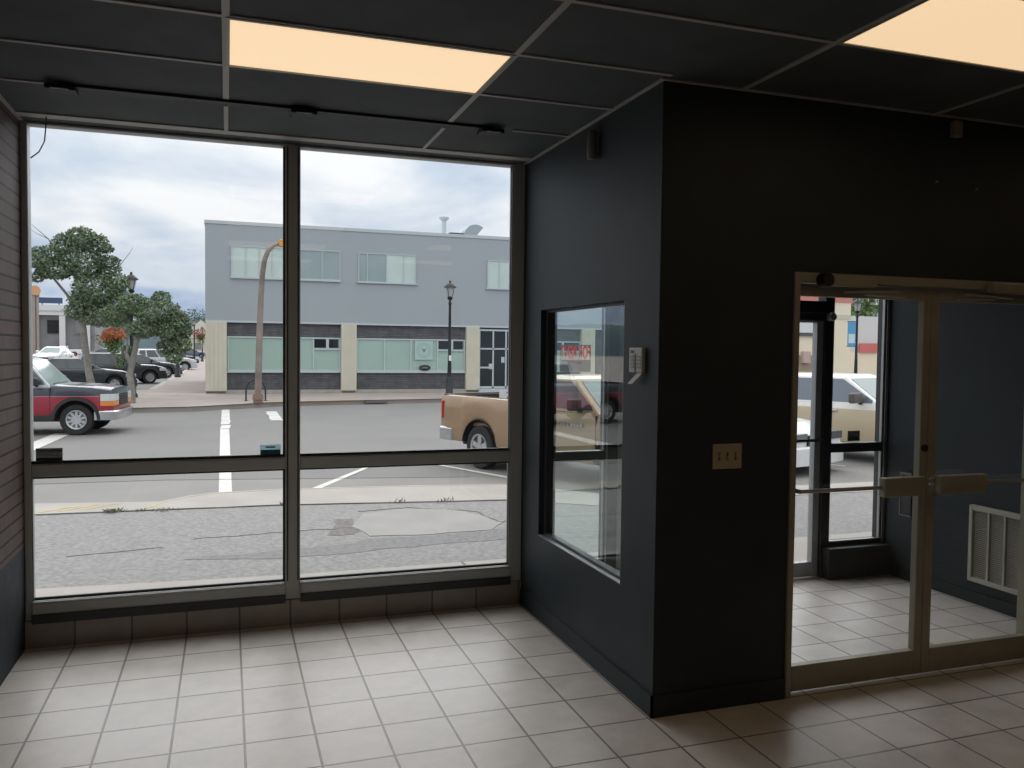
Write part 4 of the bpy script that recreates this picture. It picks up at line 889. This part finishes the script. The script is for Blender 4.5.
def vehicle(name, label, cat, loc, bear, D, group=None):
    rzv = math.radians(90-bear); sc = D.get('scale', 1.0)
    t = empty(name, loc, rzv); t.scale = (sc, sc, sc); tag(t, label, cat, group)
    W, R, wb, base = D['W'], D['R'], D['wb'], D.get('base', 0.36); ra = D.get('ra', R+0.075)
    paint = D['paint']; trim2 = D.get('bumper', M_chrome); xn = wb+D['fo']; xr = -D['ro']; cb = D['cab']; bed = D.get('bed')
    wheels = [(0.0, ra), (wb, ra)]
    xb0 = cb['rear']-0.0 if bed else xr
    body(D, D['top'], xb0, xn, W, base, wheels if not bed else [(wb, ra)], 'body', D.get('body_paint', paint), t)
    if bed:
        zr = bed; xe = cb['rear']-0.03
        rw = [(0.0, ra)]
        # two side walls, floor, bulkhead in one bed; tailgate apart
        b = MB()
        xs = sorted(set([xr+(xe-xr)*i/8 for i in range(9)]+[ra*math.cos(PI*i/16)*0.999 for i in range(17)]+[-ra-0.002, ra+0.002]))
        for s in (-1, 1):
            rings = []
            for x in xs:
                zl = base+0.04
                if abs(x) < ra: zl = max(zl, R+math.sqrt(ra*ra-x*x))
                e = 1.0 if x-xr > 0.3 else 0.955+0.045*math.sqrt(max(0, 1-(1-(x-xr)/0.3)**2))
                rings.append([Vector((x, s*W*e*f, zl+(zr-zl)*q)) for q, f in ((0, 0.955), (0.15, 0.985), (0.4, 1.0), (0.7, 1.0), (0.9, 0.985), (0.985, 0.955), (1, 0.93), (1, 0.88))]+[Vector((x, s*W*0.86, zr-0.03)), Vector((x, s*W*0.86, zl+0.02))])
            b.loft(rings)
        b.box(xr+0.02, xe, -W*0.86, W*0.86, 0.74, 0.80).box(xe-0.05, xe, -W*0.92, W*0.92, 0.62, zr-0.02)
        bo = b.build('bed', paint, t, smooth=32)
        MB().box(xr-0.005, xr+0.055, -W*0.84, W*0.84, 0.66, zr-0.01).build('tailgate', paint, t, bevel=0.015)
        MB().box(xr+0.06, xe-0.06, -W*0.845, W*0.845, 0.801, max(0.815, R+ra-0.005)).box(xr+0.06, xe-0.06, -W*0.858, -W*0.846, 0.801, zr-0.035).box(xr+0.06, xe-0.06, W*0.846, W*0.858, 0.801, zr-0.035).box(xe-0.066, xe-0.052, -W*0.845, W*0.845, 0.82, zr-0.03).box(xr+0.0555, xr+0.0595, -W*0.83, W*0.83, 0.82, zr-0.02).box(xr, xr+0.055, -W*0.82, W*0.82, zr-0.0095, zr+0.004).box(xr+0.05, xe-0.02, W*0.862, W*0.925, zr-0.02, zr+0.008).box(xr+0.05, xe-0.02, -W*0.925, -W*0.862, zr-0.02, zr+0.008).build('bed_liner', M_trim, bo)
    # chassis and arch liners
    MB().box(xr+0.25, xn-0.25, -W*0.62, W*0.62, base-0.06, base+0.22 if not bed else 0.62).box(wb-ra, wb+min(ra, D['fo']-0.27), -W*0.61, W*0.61, base, R+ra-0.015).box(-min(ra, D['ro']-0.27), ra, -W*0.61, W*0.61, base, R+ra-0.015).build('chassis', M_trim, t)
    b = MB()
    for xw in (0.0, wb):
        for s in (-1, 1):
            r1 = ra-0.012
            a0 = math.asin(min(0.9, max(0, base+0.045-R)/r1)); pr = [(xw+r1*math.cos(a0+(PI-2*a0)*i/14), R+r1*math.sin(a0+(PI-2*a0)*i/14)) for i in range(15)]
            b.loft([[Vector((x, s*W*0.985, z)), Vector((x, s*W*0.64, z)), Vector((x, s*W*0.64, z+0.01)), Vector((x, s*W*0.985, z+0.01))] for x, z in pr])
    b.build('arch_liner', M_trim, t)
    if D.get('flare'):
        b = MB()
        for xw in (0.0, wb):
            for s in (-1, 1):
                b.loft([[Vector((xw+r*math.cos(a), s*y, R+r*math.sin(a))) for r, y in ((ra-0.01, W*0.96), (ra-0.01, W+0.025), (ra+0.06, W+0.02), (ra+0.07, W*0.97))] for a in [PI*i/16 for i in range(17)]])
        b.build('fender_flare', D['flare'], t)
        MB().box(ra+0.02, wb-ra-0.02, -W-0.012, -W*0.93, base-0.03, base+0.12).box(ra+0.02, wb-ra-0.02, W*0.93, W+0.012, base-0.03, base+0.12).build('rocker_panel', D['flare'], t, bevel=0.02)
    for xw in (0.0, wb):
        for s in (-1, 1): wheel(t, xw, s*(W-0.035), R, s, D.get('rim', 'multi'), min(0.25, R*0.6))
    # greenhouse
    x0, x1, zb, wbelt, xr0, xr1, zr_, wr = cb['g']
    lower = [Vector((x0, -wbelt, zb-0.04)), Vector((x1, -wbelt, zb-0.04)), Vector((x1, wbelt, zb-0.04)), Vector((x0, wbelt, zb-0.04))]
    roof = [Vector((xr0, -wr, zr_-0.05)), Vector((xr1, -wr, zr_-0.05)), Vector((xr1, wr, zr_-0.05)), Vector((xr0, wr, zr_-0.05))]
    lo = [p.copy() for p in lower]
    for p in lo: p.z = zb
    crown = [Vector((xr0+0.12, -wr+0.13, zr_)), Vector((xr1-0.16, -wr+0.13, zr_)), Vector((xr1-0.16, wr-0.13, zr_)), Vector((xr0+0.12, wr-0.13, zr_))]
    g = MB().loft([lower, lo, roof, crown]).build('cab_roof' if bed else 'roof', D.get('roof_paint', paint), t, bevel=0.035, seg=3)
    def panel(face, poly, m, nm, parent, off=0.006):
        a, b_, c_, d_ = face                              # a->b along u at v=0, d->c at v=1
        n = (b_-a).cross(d_-a).normalized()
        cen = (lo[0]+lo[2]+roof[0]+roof[2])/4
        if n.dot((a+b_+c_+d_)/4-cen) < 0: n = -n
        pts = [a.lerp(b_, u).lerp(d_.lerp(c_, u), v)+n*(off-0.012) for u, v in poly]
        return MB().prism(pts, n*0.014).build(nm, m, parent)
    gl = D.get('glass', M_carglass)
    for s, (i, j) in ((-1, (0, 1)), (1, (3, 2))):
        f = (lo[i], lo[j], roof[j], roof[i])
        for poly in cb['side']: panel(f, poly, gl, 'side_window', t)
    panel((lo[1], lo[2], roof[2], roof[1]), [(0.06, 0.07), (0.94, 0.07), (0.92, 0.93), (0.08, 0.93)], D.get('shield', M_shield), 'windshield', t)
    panel((lo[0], lo[3], roof[3], roof[0]), [(0.1, 0.1), (0.9, 0.1), (0.88, 0.88), (0.12, 0.88)], gl, 'rear_window', t)
    # bumpers
    bf = D.get('bz', (0.38, 0.60)); bb = D.get('brz', bf)
    def bumper(xe, sg, z0, z1, nm, m):
        path = [(xe-sg*0.40, W*1.005), (xe-sg*0.10, W*1.0), (xe+sg*0.03, W*0.965), (xe+sg*0.075, W*0.86), (xe+sg*0.11, W*0.4), (xe+sg*0.12, 0)]
        path = path+[(x, -y) for x, y in path[-2::-1]]
        rings = []
        for i, (x, y) in enumerate(path):
            p = Vector((x, y, 0)); q = Vector((xe-sg*0.8, 0, 0)); d = (q-p).normalized()*0.09
            rings.append([p+Vector((0, 0, z0)), p+d*0.05*0+Vector((0, 0, z1-0.03)), p+d*0.35+Vector((0, 0, z1)), p+d+Vector((0, 0, z1)), p+d+Vector((0, 0, z0))])
        return MB().loft(rings).build(nm, m, t, smooth=35)
    bumper(xn, 1, bf[0], bf[1], 'front_bumper', trim2)
    bumper(xr, -1, bb[0], bb[1], 'rear_bumper', D.get('rear_bumper', trim2))
    # lights and grille
    hz = D['head']                                         # z0, z1, length back along the wing, width across the nose
    wn = W*0.90
    for s in (-1, 1):
        y0_, y1_ = sorted((s*(wn+0.012), s*(wn-hz[3])))
        xf = xn+0.012
        pl = [(xf-hz[2], s*(W*0.998+0.006)), (xf-0.10, s*(W*0.975+0.006)), (xf+0.006, s*(wn+0.016)), (xf+0.016, s*(wn-0.06)), (xf+0.016, s*(wn-hz[3])), (xf-0.08, s*(wn-hz[3])), (xf-hz[2], s*(W*0.93))]
        MB().prism([(x, y, hz[0]) for x, y in pl], (0, 0, hz[1]-hz[0])).build('headlight', D.get('lamp', M_head), t, bevel=0.008)
        if D.get('amber'):
            MB().prism([(x, y, D['amber'][0]) for x, y in pl], (0, 0, D['amber'][1]-D['amber'][0])).build('turn_signal', M_amber, t, bevel=0.006)
        tz = D['tail']
        xe = xr
        pl = [(xe-0.012, s*(W*0.80)), (xe-0.012, s*(W*0.93)), (xe+0.05, s*(W*0.985)), (xe+tz[2], s*(W*0.998)), (xe+tz[2], s*(W*0.9)), (xe+0.03, s*(W*0.8))]
        MB().prism([(x, y, tz[0]) for x, y in pl], (0, 0, tz[1]-tz[0])).build('tail_light', M_tail, t, bevel=0.008)
        ma = cb['g'][1]-D.get('mirror_back', 0.28); y0_, y1_ = sorted((s*(wbelt+0.03), s*(wbelt+D.get('mirror_w', 0.25))))
        mm = MB().box(ma-0.06, ma+0.06, y0_, y1_, zb+0.03, zb+0.03+D.get('mirror_h', 0.18)).build('mirror', D.get('mirror', M_trim), t, bevel=0.03)
        MB().box(ma-0.02, ma+0.03, *sorted((s*(wbelt-0.03), s*(wbelt+0.06))), zb+0.0, zb+0.07).build('mirror_arm', M_trim, mm)
        for hx in D.get('handles', []):
            MB().box(hx-0.09, hx+0.09, *sorted((s*(W*0.985), s*(W*1.0+0.02))), zb-0.16, zb-0.12).build('door_handle', D.get('handle', M_trim), t, bevel=0.008)
        for dx in D.get('seams', []):
            MB().box(dx-0.006, dx+0.006, *sorted((s*(W*0.955), s*(W*1.0+0.0015))), base+0.10, zb-0.03).build('door_seam', M_trim, t)
    gz = D.get('grille', (hz[0], hz[1]))
    gr = MB().box(xn-0.05, xn+0.035, -(wn-hz[3]-0.01), wn-hz[3]-0.01, gz[0], gz[1]).build('grille', D.get('grille_mat', M_trim), t, bevel=0.012)
    b = MB(); n = 5
    for k in range(1, n): z = gz[0]+(gz[1]-gz[0])*k/n; b.box(xn+0.035, xn+0.048, -(wn-hz[3]-0.06), wn-hz[3]-0.06, z-0.008, z+0.008)
    b.build('grille_bar', D.get('grille_bar', M_rimdark), gr)
    MB().box(xr-0.13, xr-0.112, -0.16, 0.16, bb[1]-0.2, bb[1]-0.07).build('number_plate', M_cap, t)
    if D.get('wipers', 1):
        f = (lo[1], lo[2], roof[2], roof[1])
        for u in (0.2, 0.55): panel(f, [(u, 0.075), (u+0.3, 0.11), (u+0.3, 0.125), (u, 0.09)], M_trim, 'wiper', t, 0.014)
    return t

def pickup_side(n=2):
    return [[(0.06, 0.06), (0.44, 0.06), (0.44, 0.92), (0.09, 0.92)], [(0.49, 0.06), (0.95, 0.06), (0.985, 0.16), (0.93, 0.92), (0.49, 0.92)]] if n == 2 else [[(0.10, 0.08), (0.95, 0.08), (0.97, 0.2), (0.91, 0.92), (0.12, 0.92)]]

# two-tone red and navy pickup driving left to right
NAVY, RED = (0.022, 0.032, 0.048), (0.30, 0.018, 0.040)
P_red = banded_mat('navy_red_paint', [(0, NAVY), (0.345, RED), (0.905, (0.40, 0.17, 0.18)), (0.925, NAVY)], rough=0.28)
P_navy = car_paint('navy_paint', NAVY)
vehicle('pickup_truck', 'two-tone red and navy pickup truck crossing the street at left', 'truck', (-6.21, 22.98, ZS), 96,
    dict(W=0.98, R=0.365, wb=2.97, fo=0.80, ro=1.15, base=0.36, ra=0.47, paint=P_red, body_paint=P_red, roof_paint=mat('pale_roof_paint', (0.42, 0.46, 0.48), rough=0.25, coat=0.6), bed=1.16, flare=M_trim, rim='steel',
    top=[(0.9, 1.16), (2.3, 1.16), (2.55, 1.18), (3.3, 1.14), (3.72, 1.08), (3.77, 0.98)],
    cab=dict(rear=0.95, g=(0.98, 2.42, 1.14, 0.95, 1.05, 1.88, 1.80, 0.72), side=pickup_side(1)),
    head=(0.80, 0.97, 0.28, 0.42), amber=(0.69, 0.795), grille=(0.68, 0.97), tail=(0.80, 1.10, 0.10), bz=(0.36, 0.58), seams=[1.05, 2.42], handles=[1.25], shield=mat('sky_sheen_windshield', (0.34, 0.42, 0.41), rough=0.08, coat=0.5)))  # windshield paled further, sky reflection put into its colour
# tan pickup parked nose-in at our kerb
TAN = (0.36, 0.235, 0.135)
P_tan = mat('tan_metallic_paint', TAN, rough=0.32, metal=0.25, coat=0.6)
tp = vehicle('pickup_truck', 'metallic tan pickup truck parked outside, seen by the right edge of window', 'truck', (5.09, 14.42, ZS), 160,
    dict(W=0.98, R=0.385, wb=3.38, fo=0.80, ro=1.20, base=0.40, ra=0.50, paint=P_tan, bed=1.275, rim='five',
    top=[(0.9, 1.18), (2.85, 1.18), (3.05, 1.20), (3.65, 1.18), (4.08, 1.08), (4.18, 0.95)],
    cab=dict(rear=1.06, g=(1.10, 2.98, 1.17, 0.93, 1.22, 2.22, 1.71, 0.72), side=pickup_side(1)),
    head=(0.86, 1.06, 0.30, 0.36), grille=(0.80, 1.06), grille_mat=M_chrome, tail=(0.84, 1.16, 0.10), bz=(0.40, 0.66), brz=(0.44, 0.68), seams=[1.3, 2.96], handles=[1.5], handle=P_tan, mirror_back=0.40,
    glass=mat('red_reflection_glass', (0.055, 0.035, 0.05), rough=0.06, coat=0.4)))  # violet tint paints in the red pickup's reflection
b = MB()
random.seed(3)
for k in range(9):
    x = 2.06+0.072*k; b.box(x, x+random.uniform(0.03, 0.06), -1.0, -0.982, 0.955, 0.955+random.uniform(0.03, 0.05))
b.build('door_badge', M_chrome, tp)
# white board standing in its bed
t = empty('bed_sign', (5.40, 15.3, 0.536), math.radians(-6)); tag(t, 'white board with dark numerals standing in the tan pickup bed', 'sign')
MB().box(-0.42, 0.42, -0.012, 0.012, 0, 0.51).build('panel', M_white, t)
text('lettering', 'ZE', 0.20, M_dkgrey, Matrix.Translation((-0.18, -0.0135, 0.41)) @ Matrix.Rotation(PI/2, 4, 'X'), t)
# champagne and white crew-cab pickup seen through the entry
P_gold = banded_mat('white_champagne_paint', [(0, (0.52, 0.42, 0.27)), (0.40, (0.56, 0.47, 0.32)), (1.03, (0.80, 0.79, 0.75))], rough=0.28)
P_white = car_paint('white_paint_gloss', (0.80, 0.81, 0.81))
vehicle('pickup_truck', 'white and champagne crew-cab pickup seen through the entry glass', 'truck', (11.47, 15.87, ZS), 158,
    dict(W=0.97, R=0.38, wb=3.55, fo=0.85, ro=1.15, base=0.38, ra=0.48, paint=P_gold, roof_paint=P_white, bed=1.20, rim='five',
    top=[(0.7, 1.15), (2.8, 1.15), (3.05, 1.17), (3.9, 1.13), (4.32, 1.05), (4.40, 0.92)],
    cab=dict(rear=0.70, g=(0.74, 3.02, 1.135, 0.92, 0.86, 2.22, 1.70, 0.72), side=pickup_side(2)),
    head=(0.80, 1.02, 0.30, 0.36), grille=(0.76, 1.02), grille_mat=M_chrome, tail=(0.82, 1.14, 0.10), bz=(0.40, 0.64), seams=[0.86, 1.86, 3.0], handles=[1.05, 2.1], handle=M_chrome, mirror_back=0.38, mirror_h=0.20, mirror_w=0.40,
    mirror=mat('mirror_brown', (0.10, 0.085, 0.07), rough=0.4), glass=mat('blue_grey_glass', (0.13, 0.16, 0.20), rough=0.06, coat=0.4)))
# white hatchback in front of it
def sedan(paint, **k):
    d = dict(W=0.88, R=0.315, wb=2.65, fo=0.85, ro=0.95, base=0.25, ra=0.375, paint=paint, bumper=paint, rim='five',
    top=[(-0.95, 0.80), (-0.85, 0.92), (-0.2, 0.97), (0.3, 0.95), (1.9, 0.95), (2.15, 0.96), (3.0, 0.86), (3.4, 0.72), (3.5, 0.60)],
    cab=dict(rear=0, g=(-0.35, 2.22, 0.93, 0.80, 0.28, 1.30, 1.44, 0.60), side=[[(0.12, 0.08), (0.46, 0.08), (0.46, 0.92), (0.24, 0.92)], [(0.49, 0.08), (0.93, 0.08), (0.90, 0.4), (0.80, 0.92), (0.49, 0.92)]]),
    head=(0.60, 0.74, 0.42, 0.40), grille=(0.50, 0.66), tail=(0.72, 0.90, 0.22), bz=(0.20, 0.52), brz=(0.30, 0.66), seams=[0.42, 1.18, 2.2], handles=[0.6, 1.4], handle=paint, mirror=paint, mirror_back=0.45)
    d.update(k); return d
vehicle('car', 'white car parked nose-in before the champagne pickup, beside the entry post', 'car', (8.42, 15.22, ZS), 158, sedan(P_white, lamp=mat('smoked_headlight', (0.12, 0.125, 0.13), rough=0.15, coat=0.6), grille=(0.46, 0.70)))
# cars angle-parked up the cross street
P_char = car_paint('charcoal_paint', (0.030, 0.034, 0.040)); P_black = car_paint('black_green_paint', (0.016, 0.024, 0.028)); P_silver = car_paint('silver_paint', (0.46, 0.49, 0.51), 0.2); P_maroon = car_paint('dark_maroon_paint', (0.045, 0.022, 0.022)); P_blue = car_paint('slate_blue_paint', (0.09, 0.13, 0.18))
def suv(paint, **k):
    d = sedan(paint); d.update(dict(W=0.92, R=0.36, wb=2.7, fo=0.85, ro=0.9, base=0.30, ra=0.43,
    top=[(-0.9, 0.95), (-0.85, 1.05), (1.9, 1.05), (2.15, 1.07), (3.0, 1.02), (3.45, 0.90), (3.55, 0.72)],
    cab=dict(rear=0, g=(-0.82, 2.30, 1.03, 0.86, -0.55, 1.45, 1.70, 0.68), side=[[(0.04, 0.1), (0.24, 0.1), (0.24, 0.9), (0.08, 0.9)], [(0.28, 0.1), (0.55, 0.1), (0.55, 0.92), (0.28, 0.92)], [(0.58, 0.1), (0.95, 0.1), (0.88, 0.5), (0.78, 0.92), (0.58, 0.92)]]),
    head=(0.72, 0.88, 0.36, 0.34), grille=(0.62, 0.86), tail=(0.85, 1.1, 0.2), bz=(0.28, 0.60), brz=(0.34, 0.70), handles=[0.9, 1.7], seams=[0.55, 1.35, 2.25]))
    d.update(k); return d
vehicle('car', 'black-green low car half hidden behind the tall tree trunk', 'car', (-8.0, 43.2, ZS), 76, sedan(P_black, scale=1.08))
vehicle('car', 'charcoal crossover parked nose-in behind the small corner tree', 'car', (-7.04, 51.4, ZS), 75, suv(P_char, scale=1.02, rim='multi', bumper=M_trim))
vehicle('car', 'dark grey car with pale headlight parked beyond the charcoal crossover', 'car', (-7.0, 61.4, ZS), 75, sedan(P_char, scale=1.12))
vehicle('car', 'silver SUV parked nose-in halfway up the cross street', 'car', (-6.6, 76.5, ZS), 75, suv(P_silver, scale=1.12))
vehicle('car', 'dark maroon car parked beyond the silver SUV up the cross street', 'car', (-6.9, 100, ZS), 75, suv(P_maroon, scale=1.05))
vehicle('pickup_truck', 'slate blue pickup crossing at the far end of the cross street', 'truck', (-8.3, 172, ZS), 90,
    dict(W=0.98, R=0.38, wb=3.4, fo=0.9, ro=1.15, base=0.40, ra=0.48, paint=P_blue, bed=1.22, rim='five', top=[(0.7, 1.15), (2.5, 1.15), (2.8, 1.17), (3.8, 1.13), (4.2, 1.05), (4.3, 0.9)],
    cab=dict(rear=0.7, g=(0.74, 2.8, 1.13, 0.92, 0.9, 2.1, 1.78, 0.72), side=pickup_side(2)), head=(0.80, 1.02, 0.30, 0.36), tail=(0.85, 1.15, 0.1), scale=1.05))
vehicle('car', 'white car driving toward us on the cross street at far left', 'car', (-17.0, 100, ZS), 188, sedan(P_white, scale=1.38))
vehicle('pickup_truck', 'white pickup parked in front of the far white-fascia storefront', 'truck', (-27.4, 176, ZS), 262,
    dict(W=0.98, R=0.38, wb=3.4, fo=0.9, ro=1.15, base=0.40, ra=0.48, paint=P_white, bed=1.22, rim='five', top=[(0.7, 1.15), (2.5, 1.15), (2.8, 1.17), (3.8, 1.13), (4.2, 1.05), (4.3, 0.9)],
    cab=dict(rear=0.7, g=(0.74, 2.8, 1.13, 0.92, 0.9, 2.1, 1.78, 0.72), side=pickup_side(2)), head=(0.80, 1.02, 0.30, 0.36), tail=(0.85, 1.15, 0.1), scale=1.15))
vehicle('car', 'small dark blue car far behind the orange flower basket', 'car', (-21.5, 178, ZS), 265, sedan(car_paint('dark_blue_paint', (0.03, 0.035, 0.08)), scale=1.15))

# ------------------------------------------------------------------ sky and sun behind cloud
def make_world():
    w = bpy.data.worlds.new('overcast_sky'); SC.world = w; w.use_nodes = True
    nt = w.node_tree; nt.nodes.clear(); L = nt.links.new; N = nt.nodes.new
    out = N('ShaderNodeOutputWorld'); bg = N('ShaderNodeBackground'); L(bg.outputs[0], out.inputs[0])
    tc = N('ShaderNodeTexCoord'); sx = N('ShaderNodeSeparateXYZ'); L(tc.outputs['Generated'], sx.inputs[0])
    def math_(op, a, b=None, clamp=False):
        n = N('ShaderNodeMath'); n.operation = op; n.use_clamp = clamp
        for i, v in enumerate((a, b)):
            if v is None: continue
            if isinstance(v, (int, float)): n.inputs[i].default_value = v
            else: L(v, n.inputs[i])
        return n.outputs[0]
    z = math_('MAXIMUM', sx.outputs['Z'], 0.0)
    zz = math_('ADD', z, 0.28)
    cb = N('ShaderNodeCombineXYZ'); L(math_('DIVIDE', sx.outputs['X'], zz), cb.inputs[0]); L(math_('DIVIDE', sx.outputs['Y'], zz), cb.inputs[1]); cb.inputs[2].default_value = 0.7
    n1 = N('ShaderNodeTexNoise'); n1.inputs['Scale'].default_value = 1.6; n1.inputs['Detail'].default_value = 7; n1.inputs['Roughness'].default_value = 0.52; n1.inputs['Distortion'].default_value = 0.3
    L(cb.outputs[0], n1.inputs['Vector'])
    r = N('ShaderNodeValToRGB'); cr = r.color_ramp
    cr.elements[0].position = 0.36; cr.elements[0].color = (0.50, 0.60, 0.74, 1)
    cr.elements[1].position = 0.62; cr.elements[1].color = (0.98, 1.0, 1.02, 1)
    e = cr.elements.new(0.47); e.color = (0.66, 0.75, 0.86, 1)
    # a little brighter with height
    L(math_('ADD', n1.outputs['Fac'], math_('MULTIPLY', math_('SUBTRACT', z, 0.14), 0.55)), r.inputs['Fac'])
    bl = N('ShaderNodeMix'); bl.data_type = 'RGBA'       # blue gap low over the hills
    n2 = N('ShaderNodeTexNoise'); n2.inputs['Scale'].default_value = 7.0; n2.inputs['Detail'].default_value = 5
    mp = N('ShaderNodeMapping'); mp.inputs['Scale'].default_value = (1, 1, 3.2); L(tc.outputs['Generated'], mp.inputs[0]); L(mp.outputs[0], n2.inputs['Vector'])
    r2 = N('ShaderNodeValToRGB'); r2.color_ramp.elements[0].position = 0.40; r2.color_ramp.elements[0].color = (0.24, 0.40, 0.70, 1); r2.color_ramp.elements[1].position = 0.56; r2.color_ramp.elements[1].color = (0.80, 0.87, 0.95, 1)
    L(n2.outputs['Fac'], r2.inputs['Fac'])
    low = N('ShaderNodeMapRange'); low.inputs['From Min'].default_value = 0.05; low.inputs['From Max'].default_value = 0.13; low.inputs['To Min'].default_value = 0.6; low.inputs['To Max'].default_value = 0
    L(z, low.inputs['Value']); L(low.outputs[0], bl.inputs['Factor']); L(r.outputs['Color'], bl.inputs['A']); L(r2.outputs['Color'], bl.inputs['B'])
    L(bl.outputs['Result'], bg.inputs['Color'])
    L(math_('ADD', math_('MULTIPLY', z, 0.9), 0.86), bg.inputs['Strength'])
make_world()
sd = bpy.data.lights.new('sun', 'SUN'); so = bpy.data.objects.new('sun', sd); COL.objects.link(so)
sd.energy = 1.5; sd.angle = math.radians(55); sd.color = (0.97, 0.98, 1.0)
so.rotation_euler = Vector((-0.22, -1.0, -0.72)).to_track_quat('-Z', 'Y').to_euler()

# ------------------------------------------------------------------ render look
SC.view_settings.view_transform = 'Standard'; SC.view_settings.look = 'None'
SC.view_settings.exposure = 0.0; SC.view_settings.gamma = 1.0; SC.view_settings.use_curve_mapping = False
SC.cycles.use_denoising = True
SC.cycles.max_bounces = 8; SC.cycles.transparent_max_bounces = 16
SC.cycles.caustics_reflective = False; SC.cycles.caustics_refractive = False
SC.cycles.sample_clamp_indirect = 6
